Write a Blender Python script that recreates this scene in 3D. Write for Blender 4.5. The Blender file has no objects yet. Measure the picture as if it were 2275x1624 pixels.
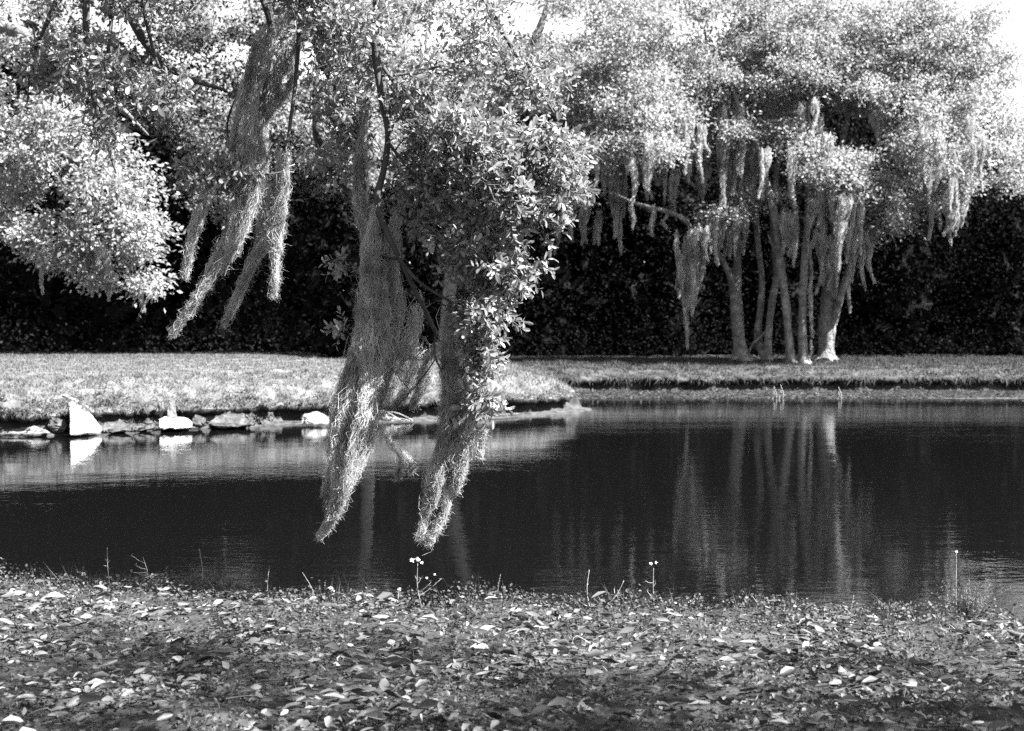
import bpy, math
import numpy as np
from mathutils import Vector, Matrix

rng = np.random.default_rng(7)
SC = bpy.context.scene
COL = SC.collection

# ------------------------------------------------------------------ camera, light, exposure
K = 3500.0                    # focal length in units of the 2275-wide print
CX, CY = 1137.5, 812.0
CAM_H = 2.2                   # above the water, which is z = 0
PITCH = math.atan(119.0 / K)
cam_d = bpy.data.cameras.new('camera')
cam_d.sensor_width = 36.0
cam_d.lens = K / 2275.0 * 36.0
cam_d.clip_end = 3000.0
cam_d.dof.use_dof = True
cam_d.dof.focus_distance = 10.6
cam_d.dof.aperture_fstop = 4.0
cam = bpy.data.objects.new('camera', cam_d)
cam.location = (0, 0, CAM_H)
cam.rotation_euler = (math.pi / 2 - PITCH, 0, 0)
COL.objects.link(cam)
SC.camera = cam

SUN_EL = math.radians(46.0)
SUN_AZ = math.radians(105.0)  # clockwise from +Y: from the right, a little towards the camera
sun_dir = Vector((math.cos(SUN_EL) * math.sin(SUN_AZ), math.cos(SUN_EL) * math.cos(SUN_AZ), math.sin(SUN_EL)))
w = bpy.data.worlds.new('World')
SC.world = w
w.use_nodes = True
nt = w.node_tree
bg = nt.nodes['Background']
sky = nt.nodes.new('ShaderNodeTexSky')
sky.sky_type = 'NISHITA'
sky.sun_disc = False
sky.sun_elevation = SUN_EL
sky.sun_rotation = SUN_AZ
bw = nt.nodes.new('ShaderNodeRGBToBW')      # the place as black-and-white film sees it
nt.links.new(sky.outputs[0], bw.inputs[0])
nt.links.new(bw.outputs[0], bg.inputs[0])
bg.inputs[1].default_value = 0.05
sd = bpy.data.lights.new('sun', 'SUN')
sd.energy = 5.0
sd.angle = math.radians(0.5)
sun = bpy.data.objects.new('sun', sd)
sun.rotation_euler = sun_dir.to_track_quat('Z', 'Y').to_euler()
sun.location = (30, 20, 40)
COL.objects.link(sun)

SC.view_settings.view_transform = 'Standard'
SC.view_settings.look = 'None'
SC.view_settings.gamma = 1.0
SC.view_settings.exposure = 3.4
SC.view_settings.use_curve_mapping = False
SC.render.engine = 'CYCLES'
SC.cycles.use_denoising = False
SC.cycles.max_bounces = 6
SC.cycles.diffuse_bounces = 3
SC.cycles.glossy_bounces = 3
SC.cycles.transmission_bounces = 3
SC.cycles.transparent_max_bounces = 4
SC.cycles.sample_clamp_indirect = 6.0

# ------------------------------------------------------------------ helpers
_c, _s = math.cos(PITCH), math.sin(PITCH)

def at(px, py, Y):
    """Where the line of sight through (px, py) of the print meets the distance Y."""
    px, py, Y = np.broadcast_arrays(np.asarray(px, float), np.asarray(py, float), np.asarray(Y, float))
    u, v = (px - CX) / K, (CY - py) / K
    t = Y / (_c + v * _s)
    return np.stack([u * t, Y, CAM_H + t * (v * _c - _s)], -1)

def unit(a):
    return a / np.maximum(np.linalg.norm(a, axis=-1, keepdims=True), 1e-9)

def make_mesh(name, verts, faces, mat, smooth=True):
    """faces: an (n, k) array of equal-sided polygons, or a list of such arrays"""
    if not isinstance(faces, list):
        faces = [faces]
    faces = [np.asarray(f, np.int32) for f in faces if len(f)]
    me = bpy.data.meshes.new(name)
    verts = np.asarray(verts, np.float32)
    me.vertices.add(len(verts))
    me.vertices.foreach_set('co', verts.ravel())
    li = np.concatenate([f.ravel() for f in faces])
    tot = np.concatenate([np.full(len(f), f.shape[1], np.int32) for f in faces])
    st = np.concatenate([[0], np.cumsum(tot)[:-1]]).astype(np.int32)
    me.loops.add(len(li))
    me.loops.foreach_set('vertex_index', li)
    me.polygons.add(len(tot))
    me.polygons.foreach_set('loop_start', st)
    me.polygons.foreach_set('loop_total', tot)
    me.polygons.foreach_set('use_smooth', np.full(len(tot), smooth, dtype=bool))
    me.update(calc_edges=True)
    me.validate()
    if mat:
        me.materials.append(mat)
    return me

class Geo:
    """collects pieces of one mesh"""
    def __init__(self):
        self.v, self.f, self.n = [], {}, 0
    def add(self, verts, *faces):
        verts = np.asarray(verts, float).reshape(-1, 3)
        for f in faces:
            f = np.asarray(f, np.int64)
            if len(f):
                self.f.setdefault(f.shape[1], []).append(f + self.n)
        self.v.append(verts)
        self.n += len(verts)
    def mesh(self, name, mat, origin=(0, 0, 0), smooth=True):
        return make_mesh(name, np.concatenate(self.v) - np.asarray(origin, float),
                         [np.concatenate(fs) for fs in self.f.values()], mat, smooth)

def link(name, me, parent=None, loc=None, kind=None):
    o = bpy.data.objects.new(name, me)
    COL.objects.link(o)
    if parent is not None:
        o.parent = parent
    if loc is not None:
        o.location = loc
    if kind:
        o['kind'] = kind
    return o

def tag(o, label, cat, group=None):
    o['label'] = label
    o['category'] = cat
    if group:
        o['group'] = group
    return o

def thing(name, label, cat, loc, group=None):
    return tag(link(name, None, loc=loc), label, cat, group)

def resample(pts, n):
    pts = np.asarray(pts, float)
    d = np.concatenate([[0], np.cumsum(np.linalg.norm(np.diff(pts[:, :3], axis=0), axis=1))])
    t = np.linspace(0, d[-1], n)
    return np.stack([np.interp(t, d, pts[:, i]) for i in range(pts.shape[1])], 1)

def smooth_line(pts, n):
    """Catmull-Rom through the points, then n even samples"""
    p = np.asarray(pts, float)
    if len(p) < 3:
        return resample(p, n)
    q = np.vstack([2 * p[0] - p[1], p, 2 * p[-1] - p[-2]])
    out = []
    for i in range(1, len(q) - 2):
        t = np.linspace(0, 1, 8, endpoint=False)[:, None]
        a, b, c, d = q[i - 1], q[i], q[i + 1], q[i + 2]
        out.append(0.5 * (2 * b + (c - a) * t + (2 * a - 5 * b + 4 * c - d) * t ** 2 + (3 * b - a - 3 * c + d) * t ** 3))
    out.append(p[-1][None])
    return resample(np.concatenate(out), n)

def tube(geo, pts, rad, sides=6, knobs=0.0):
    pts = np.asarray(pts, float)
    n = len(pts)
    rad = np.broadcast_to(np.asarray(rad, float), (n,))
    tan = unit(np.gradient(pts, axis=0))
    ref = np.where(np.abs(tan[:, 1:2]) < 0.9, [[0., 1., 0.]], [[1., 0., 0.]])
    a = unit(np.cross(tan, ref))
    b = np.cross(tan, a)
    ang = np.linspace(0, 2 * np.pi, sides, endpoint=False)
    r = rad[:, None] * np.ones((1, sides))
    if knobs:
        ph = rng.uniform(0, 6.28, 4)
        s = np.arange(n)[:, None]
        r = r * (1 + knobs * (np.sin(2 * ang + ph[0] + s * .31) * .6 + np.sin(3 * ang + ph[1] + s * .8) * .35
                              + np.sin(5 * ang + ph[2] - s * .5) * .25 + .4 * np.sin(s * .9 + ph[3])))
    v = pts[:, None] + r[..., None] * (np.cos(ang)[None, :, None] * a[:, None] + np.sin(ang)[None, :, None] * b[:, None])
    i = np.arange(n - 1)[:, None] * sides
    j = np.arange(sides)[None]
    q = np.stack([i + j, i + (j + 1) % sides, i + sides + (j + 1) % sides, i + sides + j], -1).reshape(-1, 4)
    v = v.reshape(-1, 3)
    tip = (n - 1) * sides + np.arange(sides)
    v = np.vstack([v, pts[-1] + tan[-1] * rad[-1] * .6])
    tri = np.stack([tip, np.roll(tip, -1), np.full(sides, len(v) - 1)], 1)
    geo.add(v, q, tri)

# leaf templates: u along the leaf, v across, w out of its plane
KITE_V = np.array([(0, 0, 0), (.5, .5, .10), (1, 0, -.04), (.5, -.5, .10)])
KITE_F = np.array([(0, 1, 2), (0, 2, 3)])
OAK_V = np.array([(0, 0, 0), (.35, 0, .0), (.72, 0, -.02), (1, 0, -.10),
                  (.18, .25, .05), (.5, .46, .08), (.84, .34, .02),
                  (.18, -.25, .05), (.5, -.46, .08), (.84, -.34, .02)])
OAK_F = np.array([(0, 1, 4), (1, 5, 4), (1, 2, 5), (2, 6, 5), (2, 3, 6),
                  (0, 7, 1), (1, 7, 8), (1, 8, 2), (2, 8, 9), (2, 9, 3)])

def leaves(geo, pos, axis, nrm, length, width, tv=KITE_V, tf=KITE_F):
    n = len(pos)
    if not n:
        return
    axis = unit(axis)
    side = unit(np.cross(nrm, axis))
    nn = np.cross(axis, side)
    length = np.broadcast_to(length, (n,))[:, None, None]
    width = np.broadcast_to(width, (n,))[:, None, None]
    v = (pos[:, None] + axis[:, None] * tv[None, :, 0:1] * length + side[:, None] * tv[None, :, 1:2] * width
         + nn[:, None] * tv[None, :, 2:3] * width)
    f = (np.arange(n) * len(tv))[:, None, None] + tf[None]
    geo.add(v.reshape(-1, 3), f.reshape(-1, tf.shape[1]))

def rdir(n):
    return unit(rng.normal(size=(n, 3)))

def ripple(x, y, seed, wl):
    """cheap smooth noise, about -1..1"""
    r = np.random.default_rng(seed)
    out = 0
    for k in range(6):
        a, p, f = r.uniform(0, 6.28), r.uniform(0, 6.28), 6.28 / wl * r.uniform(.6, 1.7)
        out = out + np.sin((x * np.cos(a) + y * np.sin(a)) * f + p)
    return out / 3.2

# ------------------------------------------------------------------ materials (shades of grey: black-and-white film)
def g(v):
    return (v, v, v, 1.0)

def nodes_of(name):
    m = bpy.data.materials.new(name)
    m.use_nodes = True
    t = m.node_tree
    return m, t, t.nodes['Principled BSDF'], t.nodes['Material Output']

def ramp(t, src, stops):
    r = t.nodes.new('ShaderNodeValToRGB')
    e = r.color_ramp.elements
    while len(e) < len(stops):
        e.new(0.5)
    for el, (p, v) in zip(e, stops):
        el.position = p
        el.color = g(v)
    t.links.new(src, r.inputs[0])
    return r.outputs[0]

def noise(t, scale, detail=4.0, rough=0.6, space='Object'):
    tc = t.nodes.new('ShaderNodeTexCoord')
    n = t.nodes.new('ShaderNodeTexNoise')
    n.inputs['Scale'].default_value = scale
    n.inputs['Detail'].default_value = detail
    n.inputs['Roughness'].default_value = rough
    t.links.new(tc.outputs[space], n.inputs['Vector'])
    return n.outputs['Fac']

def leaf_mat(name, lo, hi, trans=0.4, rough=0.5, spec=0.5, patch=0):
    """each leaf (mesh island) has its own tone; light also comes through it"""
    m, t, b, out = nodes_of(name)
    geo = t.nodes.new('ShaderNodeNewGeometry')
    col = ramp(t, geo.outputs['Random Per Island'], [(0, lo), (.7, (lo + hi) * .5), (1, hi)])
    if patch:                                   # fresher and older growth in patches
        mul = t.nodes.new('ShaderNodeMix')
        mul.data_type = 'RGBA'
        mul.blend_type = 'MULTIPLY'
        mul.inputs[0].default_value = 1.0
        t.links.new(col, mul.inputs[6])
        t.links.new(ramp(t, noise(t, patch, 3.0), [(.35, .45), (.62, 1.0)]), mul.inputs[7])
        col = mul.outputs[2]
    t.links.new(col, b.inputs['Base Color'])
    b.inputs['Roughness'].default_value = rough
    b.inputs['Specular IOR Level'].default_value = spec
    tr = t.nodes.new('ShaderNodeBsdfTranslucent')
    t.links.new(col, tr.inputs['Color'])
    mx = t.nodes.new('ShaderNodeMixShader')
    mx.inputs[0].default_value = trans
    t.links.new(b.outputs[0], mx.inputs[1])
    t.links.new(tr.outputs[0], mx.inputs[2])
    t.links.new(mx.outputs[0], out.inputs['Surface'])
    return m

def rough_mat(name, stops, scale, bump=0.0, bscale=None, rough=0.85, detail=5.0, wet=None):
    m, t, b, out = nodes_of(name)
    col = ramp(t, noise(t, scale, detail), stops)
    if wet:                                     # damp stain near the waterline
        gn = t.nodes.new('ShaderNodeNewGeometry')
        sx = t.nodes.new('ShaderNodeSeparateXYZ')
        t.links.new(gn.outputs['Position'], sx.inputs[0])
        mr = t.nodes.new('ShaderNodeMapRange')
        mr.inputs['From Min'].default_value = wet[0]
        mr.inputs['From Max'].default_value = wet[1]
        t.links.new(sx.outputs['Z'], mr.inputs['Value'])
        mx = t.nodes.new('ShaderNodeMix')
        mx.data_type = 'RGBA'
        t.links.new(mr.outputs[0], mx.inputs[0])
        mx.inputs[6].default_value = g(wet[2])
        t.links.new(col, mx.inputs[7])
        col = mx.outputs[2]
    t.links.new(col, b.inputs['Base Color'])
    b.inputs['Roughness'].default_value = rough
    b.inputs['Specular IOR Level'].default_value = 0.25
    if bump:
        bp = t.nodes.new('ShaderNodeBump')
        bp.inputs['Strength'].default_value = 1.0
        bp.inputs['Distance'].default_value = bump
        t.links.new(noise(t, bscale or scale * 4, 6.0, .65), bp.inputs['Height'])
        t.links.new(bp.outputs[0], b.inputs['Normal'])
    return m

M = {}
M['near_leaf'] = leaf_mat('near_leaf', .09, .22, .48, .40, .45)
M['oak_leaf'] = leaf_mat('oak_leaf', .15, .25, .5, .5, .35)
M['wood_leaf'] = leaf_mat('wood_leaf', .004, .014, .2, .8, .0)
M['moss'] = leaf_mat('moss', .26, .50, .42, .9, .1, 5.0)
M['far_moss'] = leaf_mat('far_moss', .30, .52, .44, .9, .1, 1.6)
M['grass'] = leaf_mat('grass', .05, .14, .35, .8, .1)
M['shaded_far_grass'] = leaf_mat('shaded_far_grass', .016, .066, .35, .8, .1)  # far-bank grass, darkened to carry tree shade in its colour
M['cover'] = leaf_mat('cover', .02, .075, .35, .6, .25)
M['litter'] = leaf_mat('litter', .016, .125, .12, .7, .2)
M['bark'] = rough_mat('bark', [(.3, .035), (.5, .10), (.7, .19)], 6.0, .06, 16.0)
M['twig'] = rough_mat('twig', [(.3, .014), (.7, .045)], 9.0, .006, 60.0)
M['white_rock'] = rough_mat('white_rock', [(.32, .10), (.46, .28), (.7, .42)], 4.5, .03, 14.0, wet=(.05, .10, .05))
M['pale_rock'] = rough_mat('pale_rock', [(.3, .06), (.5, .12), (.7, .2)], 6.0, .03, 16.0, wet=(.04, .08, .02))
M['grey_rock'] = rough_mat('grey_rock', [(.3, .012), (.5, .035), (.7, .075)], 7.0, .03, 16.0, wet=(.02, .06, .012))
M['petal'] = leaf_mat('petal', .55, .75, .3, .6, .2)
M['stalk'] = rough_mat('stalk', [(.3, .10), (.7, .26)], 12.0)

# ------------------------------------------------------------------ terrain
SHORE = np.array([(-60, 22), (-30, 24), (-14, 25.9), (-8.4, 27.65), (-7.33, 28.55), (-5.7, 29.75), (-3.8, 30.85),
                  (-2.47, 31.4), (-.52, 32.2), (.75, 33.4), (1.4, 34.0), (1.75, 34.9), (1.8, 36.2), (1.3, 37.8), (-.4, 39.2), (-2.6, 40.6),
                  (-4.5, 42.5), (-6, 70), (-60, 70)], float)

def edge_near(x):
    return np.interp(x, [-9, -3.4, -1.5, 0, 1.5, 3, 9], [11.7, 10.9, 10.2, 9.9, 9.75, 9.5, 9.1]) + .06 * ripple(x, x * 0, 3, .9)

def shore_dist(x, y):
    """distance to the peninsula's shoreline, positive on land"""
    p = np.stack([x, y], -1)
    best = np.full(x.shape, 1e9)
    inside = np.zeros(x.shape, bool)
    n = len(SHORE)
    for i in range(n):
        a, b = SHORE[i], SHORE[(i + 1) % n]
        ab = b - a
        t = np.clip(((p - a) @ ab) / (ab @ ab), 0, 1)
        best = np.minimum(best, np.linalg.norm(p - (a + t[..., None] * ab), axis=-1))
        c = (a[1] > y) != (b[1] > y)
        with np.errstate(divide='ignore', invalid='ignore'):
            xi = a[0] + (y - a[1]) / (b[1] - a[1]) * ab[0]
        inside ^= c & (x < xi)
    return np.where(inside, best, -best)

def height(x, y):
    x, y = np.broadcast_arrays(np.asarray(x, float), np.asarray(y, float))
    e = edge_near(x)
    s = e - y
    near = np.where(s > 0, .35 + .03 * s + .025 * ripple(x, y, 11, 1.3), np.maximum(.35 + 1.3 * s, -1.0))
    s = y - 40.0 - .25 * ripple(x, y, 5, 9.0) - .16 * ripple(x, y, 15, 1.9) * (y > 41.2)
    far = np.where(s < 0, np.maximum(s * .35, -1), np.interp(s, [0, .5, 1.9, 2.08, 2.6, 3.5, 5, 12, 400], [0, .05, .10, .46, .62, .72, .76, .70, 1.2]))
    far = far + np.where(s > 2.2, .03 * ripple(x, y, 6, 1.1), 0)
    s = shore_dist(x, y) + .10 * ripple(x, y, 8, 1.7) + .05 * ripple(x, y, 9, .7)
    pen = np.where(s < 0, np.maximum(s * .5, -1), np.interp(s, [0, .22, .40, .48], [0, .03, .07, .40])
                   + np.where(s > .48, .62 * (1 - np.exp(-np.maximum(s - .48, 0) / .5)), 0))
    pen = pen + np.where(s > .5, -.06 * np.exp(-((x - .2) / 1.3) ** 2 - ((y - 35.2) / 1.6) ** 2) * np.clip((s - .5) / .5, 0, 1), 0)   # the point sinks towards its tip
    pen = pen + np.where(s > .8, .03 * ripple(x, y, 10, .9), 0)
    return np.maximum(np.maximum(near, far), pen)

def axis_pts(fine0, fine1, step, lo, hi, grow=1.25):
    a = list(np.arange(fine0, fine1 + 1e-6, step))
    s = step
    while a[-1] < hi:
        s *= grow
        a.append(a[-1] + s)
    s = step
    while a[0] > lo:
        s *= grow
        a.insert(0, a[0] - s)
    return np.array(a)

gx = axis_pts(-14, 16, .19, -900, 900)
gy = np.concatenate([axis_pts(4, 12.5, .14, -300, 12.6), np.arange(13.5, 25, 1.5), np.arange(25, 46, .14), axis_pts(46.2, 60, 1.4, 46, 1800)])
XX, YY = np.meshgrid(gx, gy)
ZZ = height(XX, YY)
ny, nx = XX.shape
i = np.arange(ny - 1)[:, None] * nx + np.arange(nx - 1)[None]
quads = np.stack([i, i + 1, i + nx + 1, i + nx], -1).reshape(-1, 4)
m, t, b, out = nodes_of('earth')
gn = t.nodes.new('ShaderNodeNewGeometry')
sx = t.nodes.new('ShaderNodeSeparateXYZ')
t.links.new(gn.outputs['True Normal'], sx.inputs[0])
litter_floor = ramp(t, noise(t, 3.0, 6.0), [(.3, .01), (.5, .024), (.7, .045)])     # trodden earth of the near bank
lawn = ramp(t, noise(t, 3.0, 6.0), [(.3, .025), (.5, .06), (.7, .10)])               # dry mown turf across the water
py_ = t.nodes.new('ShaderNodeSeparateXYZ')
t.links.new(gn.outputs['Position'], py_.inputs[0])
my = t.nodes.new('ShaderNodeMapRange')
my.inputs['From Min'].default_value = 16
my.inputs['From Max'].default_value = 18
t.links.new(py_.outputs['Y'], my.inputs['Value'])
mt_ = t.nodes.new('ShaderNodeMix')
mt_.data_type = 'RGBA'
t.links.new(my.outputs[0], mt_.inputs[0])
t.links.new(litter_floor, mt_.inputs[6])
t.links.new(lawn, mt_.inputs[7])
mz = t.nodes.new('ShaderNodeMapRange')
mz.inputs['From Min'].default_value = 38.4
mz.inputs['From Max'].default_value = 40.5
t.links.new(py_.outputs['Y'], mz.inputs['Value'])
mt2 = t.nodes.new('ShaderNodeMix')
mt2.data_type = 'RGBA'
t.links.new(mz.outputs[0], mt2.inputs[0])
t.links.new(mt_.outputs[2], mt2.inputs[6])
t.links.new(ramp(t, noise(t, 3.0, 6.0), [(.3, .012), (.5, .03), (.7, .055)]), mt2.inputs[7])   # turf by the woods, the trees' shade painted into its tone
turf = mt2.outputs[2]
soil = ramp(t, noise(t, 9.0, 6.0), [(.3, .006), (.7, .022)])
mr = t.nodes.new('ShaderNodeMapRange')
mr.inputs['From Min'].default_value = .40
mr.inputs['From Max'].default_value = .66
t.links.new(sx.outputs['Z'], mr.inputs['Value'])
mx = t.nodes.new('ShaderNodeMix')
mx.data_type = 'RGBA'
t.links.new(mr.outputs[0], mx.inputs[0])
t.links.new(soil, mx.inputs[6])
t.links.new(turf, mx.inputs[7])
mud = t.nodes.new('ShaderNodeMapRange')                    # bare wet mud along the waterline
mud.inputs['From Min'].default_value = .07
mud.inputs['From Max'].default_value = .16
t.links.new(py_.outputs['Z'], mud.inputs['Value'])
mx2 = t.nodes.new('ShaderNodeMix')
mx2.data_type = 'RGBA'
t.links.new(mud.outputs[0], mx2.inputs[0])
t.links.new(ramp(t, noise(t, 6.0, 6.0), [(.35, .012), (.65, .05)]), mx2.inputs[6])
t.links.new(mx.outputs[2], mx2.inputs[7])
t.links.new(mx2.outputs[2], b.inputs['Base Color'])
b.inputs['Roughness'].default_value = .95
b.inputs['Specular IOR Level'].default_value = .1
bp = t.nodes.new('ShaderNodeBump')
bp.inputs['Distance'].default_value = .03
t.links.new(noise(t, 18.0, 6.0), bp.inputs['Height'])
t.links.new(bp.outputs[0], b.inputs['Normal'])
M['earth'] = m
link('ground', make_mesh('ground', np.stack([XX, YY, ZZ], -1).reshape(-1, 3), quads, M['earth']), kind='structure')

# sod lips that overhang the undercut banks
def sod_lip(line, inward, zt):
    n = len(line)
    prof = np.array([(.10, .03), (-.02, .035), (-.13, .0), (-.19, -.06), (-.17, -.13), (-.05, -.15), (.10, -.13)])
    k = np.arange(n)
    wob = 1 + .45 * ripple(k * .16, k * 0, 61, 1.4) + .25 * ripple(k * .16, k * 0, 62, .5)
    v = np.zeros((n, len(prof), 3))
    for j, (o_, z_) in enumerate(prof):
        v[:, j, :2] = line + inward * (o_ * (wob if o_ < 0 else 1 + 0 * wob))[:, None]
        v[:, j, 2] = zt + z_ * (1 + .3 * ripple(k * .16, k * 0 + j, 63, .6)) + .03 * ripple(k * .16, k * 0, 64, .8)
    m_ = len(prof)
    i_ = np.arange(n - 1)[:, None] * m_ + np.arange(m_ - 1)[None]
    link('turf_edge', make_mesh('turf_edge', v.reshape(-1, 3), np.stack([i_, i_ + 1, i_ + m_ + 1, i_ + m_], -1).reshape(-1, 4), M['earth']), kind='structure')
line = resample(SHORE[1:12], 420)
tan_ = unit(np.gradient(line, axis=0))
inn = np.stack([-tan_[:, 1], tan_[:, 0]], 1)
for _ in range(6):
    inn = unit(inn + np.roll(inn, 1, 0) + np.roll(inn, -1, 0))
lx, ly = line[:, 0], line[:, 1]
LIP = line + inn * (.47 - .10 * ripple(lx, ly, 8, 1.7) - .05 * ripple(lx, ly, 9, .7))[:, None]
LIP_IN = inn
sod_lip(LIP, inn, .41)
lx = np.linspace(-1, 22, 300)
ly = 40 + .25 * ripple(lx, lx * 0 + 42, 5, 9.0) + .16 * ripple(lx, lx * 0 + 42, 15, 1.9) + 2.03
FAR_LIP = np.stack([lx, ly], 1)
sod_lip(FAR_LIP, np.stack([0 * lx, 1 + 0 * lx], 1), .45)

# water
m, t, b, out = nodes_of('water')
b.inputs['Base Color'].default_value = g(.002)
b.inputs['Roughness'].default_value = .015
b.inputs['IOR'].default_value = 1.33
tc = t.nodes.new('ShaderNodeTexCoord')
def wave_noise(sx_, sy_, detail):
    mp = t.nodes.new('ShaderNodeMapping')
    mp.inputs['Scale'].default_value = (sx_, sy_, 1)
    n = t.nodes.new('ShaderNodeTexNoise')
    n.inputs['Scale'].default_value = 1.0
    n.inputs['Detail'].default_value = detail
    t.links.new(tc.outputs['Object'], mp.inputs[0])
    t.links.new(mp.outputs[0], n.inputs['Vector'])
    return n.outputs['Fac']
fine = wave_noise(5.0, 8.0, 3.0)
broad = wave_noise(.35, .8, 2.0)
patch = ramp(t, wave_noise(.10, .16, 2.0), [(.35, .25), (.65, 1.0)])
mul = t.nodes.new('ShaderNodeMath'); mul.operation = 'MULTIPLY'
t.links.new(fine, mul.inputs[0]); t.links.new(patch, mul.inputs[1])
bp = t.nodes.new('ShaderNodeBump')
bp.inputs['Strength'].default_value = 1.0
bp.inputs['Distance'].default_value = .0035
t.links.new(mul.outputs[0], bp.inputs['Height'])
bp2 = t.nodes.new('ShaderNodeBump')
bp2.inputs['Strength'].default_value = 1.0
bp2.inputs['Distance'].default_value = .006
t.links.new(broad, bp2.inputs['Height'])
t.links.new(bp2.outputs[0], bp.inputs['Normal'])
t.links.new(bp.outputs[0], b.inputs['Normal'])
M['water'] = m
link('water', make_mesh('water', [(-250, 8.8, 0), (250, 8.8, 0), (250, 46, 0), (-250, 46, 0)], np.array([(0, 1, 2, 3)]), M['water']), kind='structure')

# ------------------------------------------------------------------ trees
class Tree:
    """trunk and limbs are drawn by hand; boughs and twigs grow to the leaf clumps on their own"""
    def __init__(self, name, label, base, cat='tree', group=None, bark='bark'):
        self.base = np.asarray(base, float)
        self.root = thing(name, label, cat, self.base, group)
        self.nodes, self.rad, self.bark = [], [], bark
        self.twigs, self.leaf = Geo(), Geo()
    def stem(self, pts, widths, name='trunk', sides=14, knobs=.10, grow=True, n=None):
        """pts in world metres, widths = diameters in metres"""
        q = np.hstack([np.asarray(pts, float), np.asarray(widths, float)[:, None] * .5])
        q = smooth_line(q, n or max(8, 5 * len(pts)))
        if name == 'trunk':                      # the butt flares into the ground
            q[:, 3] *= 1 + .4 * np.exp(-np.abs(q[:, 2] - q[0, 2]) / .22)
        gg = Geo()
        tube(gg, q[:, :3], np.maximum(q[:, 3], .002), sides, knobs)
        o = link(name, gg.mesh(name, M[self.bark], self.base), self.root)
        if grow:
            self.nodes += list(q[2:, :3]); self.rad += list(q[2:, 3])
        return o
    def px_stem(self, pts, name='trunk', **kw):
        """pts: (px, py, width in px, Y)"""
        p = np.asarray(pts, float)
        return self.stem(at(p[:, 0], p[:, 1], p[:, 3]), p[:, 2] * p[:, 3] / K, name, **kw)
    def grow_to(self, centres, wob=.12, r0=.03, r1=.008, sides=4):
        """each clump is joined to the nearest wood"""
        centres = np.asarray(centres)
        N = np.array(self.nodes); R = np.array(self.rad)
        d = np.min(np.linalg.norm(centres[:, None] - N[None], axis=2), axis=1)
        for k in np.argsort(d):
            c = centres[k]
            dist = np.linalg.norm(N - c, axis=1) + .6 * np.maximum(0, N[:, 2] - c[2])
            j = int(np.argmin(dist))
            a = N[j]
            L = np.linalg.norm(c - a)
            if L < .05:
                continue
            n = int(np.clip(L / .22, 3, 9))
            t_ = np.linspace(0, 1, n + 1)[:, None]
            bend = rng.normal(size=3) * wob * L * [1, 1, .5] + [0, 0, .10 * L]
            path = a + (c - a) * t_ + bend * np.sin(np.pi * t_) + rng.normal(size=(n + 1, 3)) * .025 * L * np.sin(np.pi * t_)
            ra = min(max(R[j] * .7, r1 * 1.3), r0 + .02 * L)
            rr = np.linspace(ra, r1, n + 1)
            tube(self.twigs, path, rr, sides)
            N = np.vstack([N, path[1:]]); R = np.concatenate([R, rr[1:]])
        self.nodes, self.rad = list(N), list(R)
    def foliage(self, centres, crad, per, length, width, flat=.55, droop=.15):
        """leafy clumps: leaves stand out around each clump's centre"""
        c = np.repeat(np.asarray(centres), per, axis=0)
        r = np.repeat(np.broadcast_to(crad, (len(centres),)) * rng.uniform(.7, 1.3, len(centres)), per)[:, None]
        off = rng.normal(size=c.shape) * [.42, .42, .42 * flat]
        p = c + off * r
        ax = unit(off + rng.normal(size=c.shape) * .5 + [0, 0, -droop])
        nn = rng.normal(size=c.shape) * .42 + [.3, -.2, .55] + off * 1.5   # leaves turn outward and to the light
        L = length * rng.uniform(.65, 1.25, len(p))
        leaves(self.leaf, p, ax, nn, L, L * width / length)
    def finish(self, leafmat, crown='crown'):
        if self.twigs.n:
            link('twigs', self.twigs.mesh('twigs', M['twig'], self.base), self.root, kind='stuff')
        if self.leaf.n:
            link(crown, self.leaf.mesh(crown, M[leafmat], self.base, smooth=False), self.root)

def blobs(specs):
    """(px, py, rx, ry, Y, depth, n): n clump centres spread through each ellipsoid"""
    out = []
    for px, py, rx, ry, Y, dY, n in specs:
        d = rdir(n) * rng.uniform(.15, 1, (n, 1)) ** .45
        yy = Y + d[:, 1] * dY
        out.append(at(px + d[:, 0] * rx, py + d[:, 2] * ry, yy))
    return np.concatenate(out)

def on_ground(px, Y):
    x = (px - CX) / K * Y
    return np.array([x, Y, float(height(x, Y))])

# --- the four oaks on the far bank, right
g_oaks = 'moss-hung oaks on the far bank'
oak = Tree('oak_tree', 'leaning oak on the far bank, its low limb reaching left under moss curtains', on_ground(1648, 45.8), group=g_oaks)
oak.px_stem([(1648, 803, 52, 45.8), (1646, 785, 34, 45.8), (1640, 735, 29, 45.8), (1636, 680, 27, 45.8), (1634, 640, 25, 45.8), (1638, 600, 17, 46), (1636, 540, 15, 46.2), (1622, 430, 13, 46.4), (1600, 300, 11, 46.5), (1580, 180, 8, 46.5), (1565, 60, 5, 46.5)])
oak.px_stem([(1634, 660, 17, 45.8), (1627, 635, 16, 45.6), (1614, 595, 14, 45.3), (1594, 563, 13, 45), (1572, 548, 12, 44.8), (1545, 520, 11, 44.7), (1522, 490, 11, 44.6), (1490, 472, 10, 44.5), (1440, 460, 9, 44.5), (1395, 445, 7, 44.5), (1360, 425, 4, 44.5)], 'limb', sides=10)
oak.px_stem([(1610, 380, 9, 46.4), (1560, 420, 8, 45.6), (1530, 400, 7, 45.2), (1505, 350, 5, 45)], 'limb', sides=8)
cs = blobs([(1555, 170, 110, 100, 45.5, 1.9, 75), (1590, -10, 170, 70, 46, 1.9, 30), (1500, 250, 70, 70, 45, 2, 26), (1640, 300, 50, 50, 45, 1.5, 10), (1600, 480, 50, 18, 45, 1, 6)])
oak.grow_to(cs)
oak.foliage(cs, .58, 185, .105, .055)
oak.finish('oak_leaf')

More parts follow.
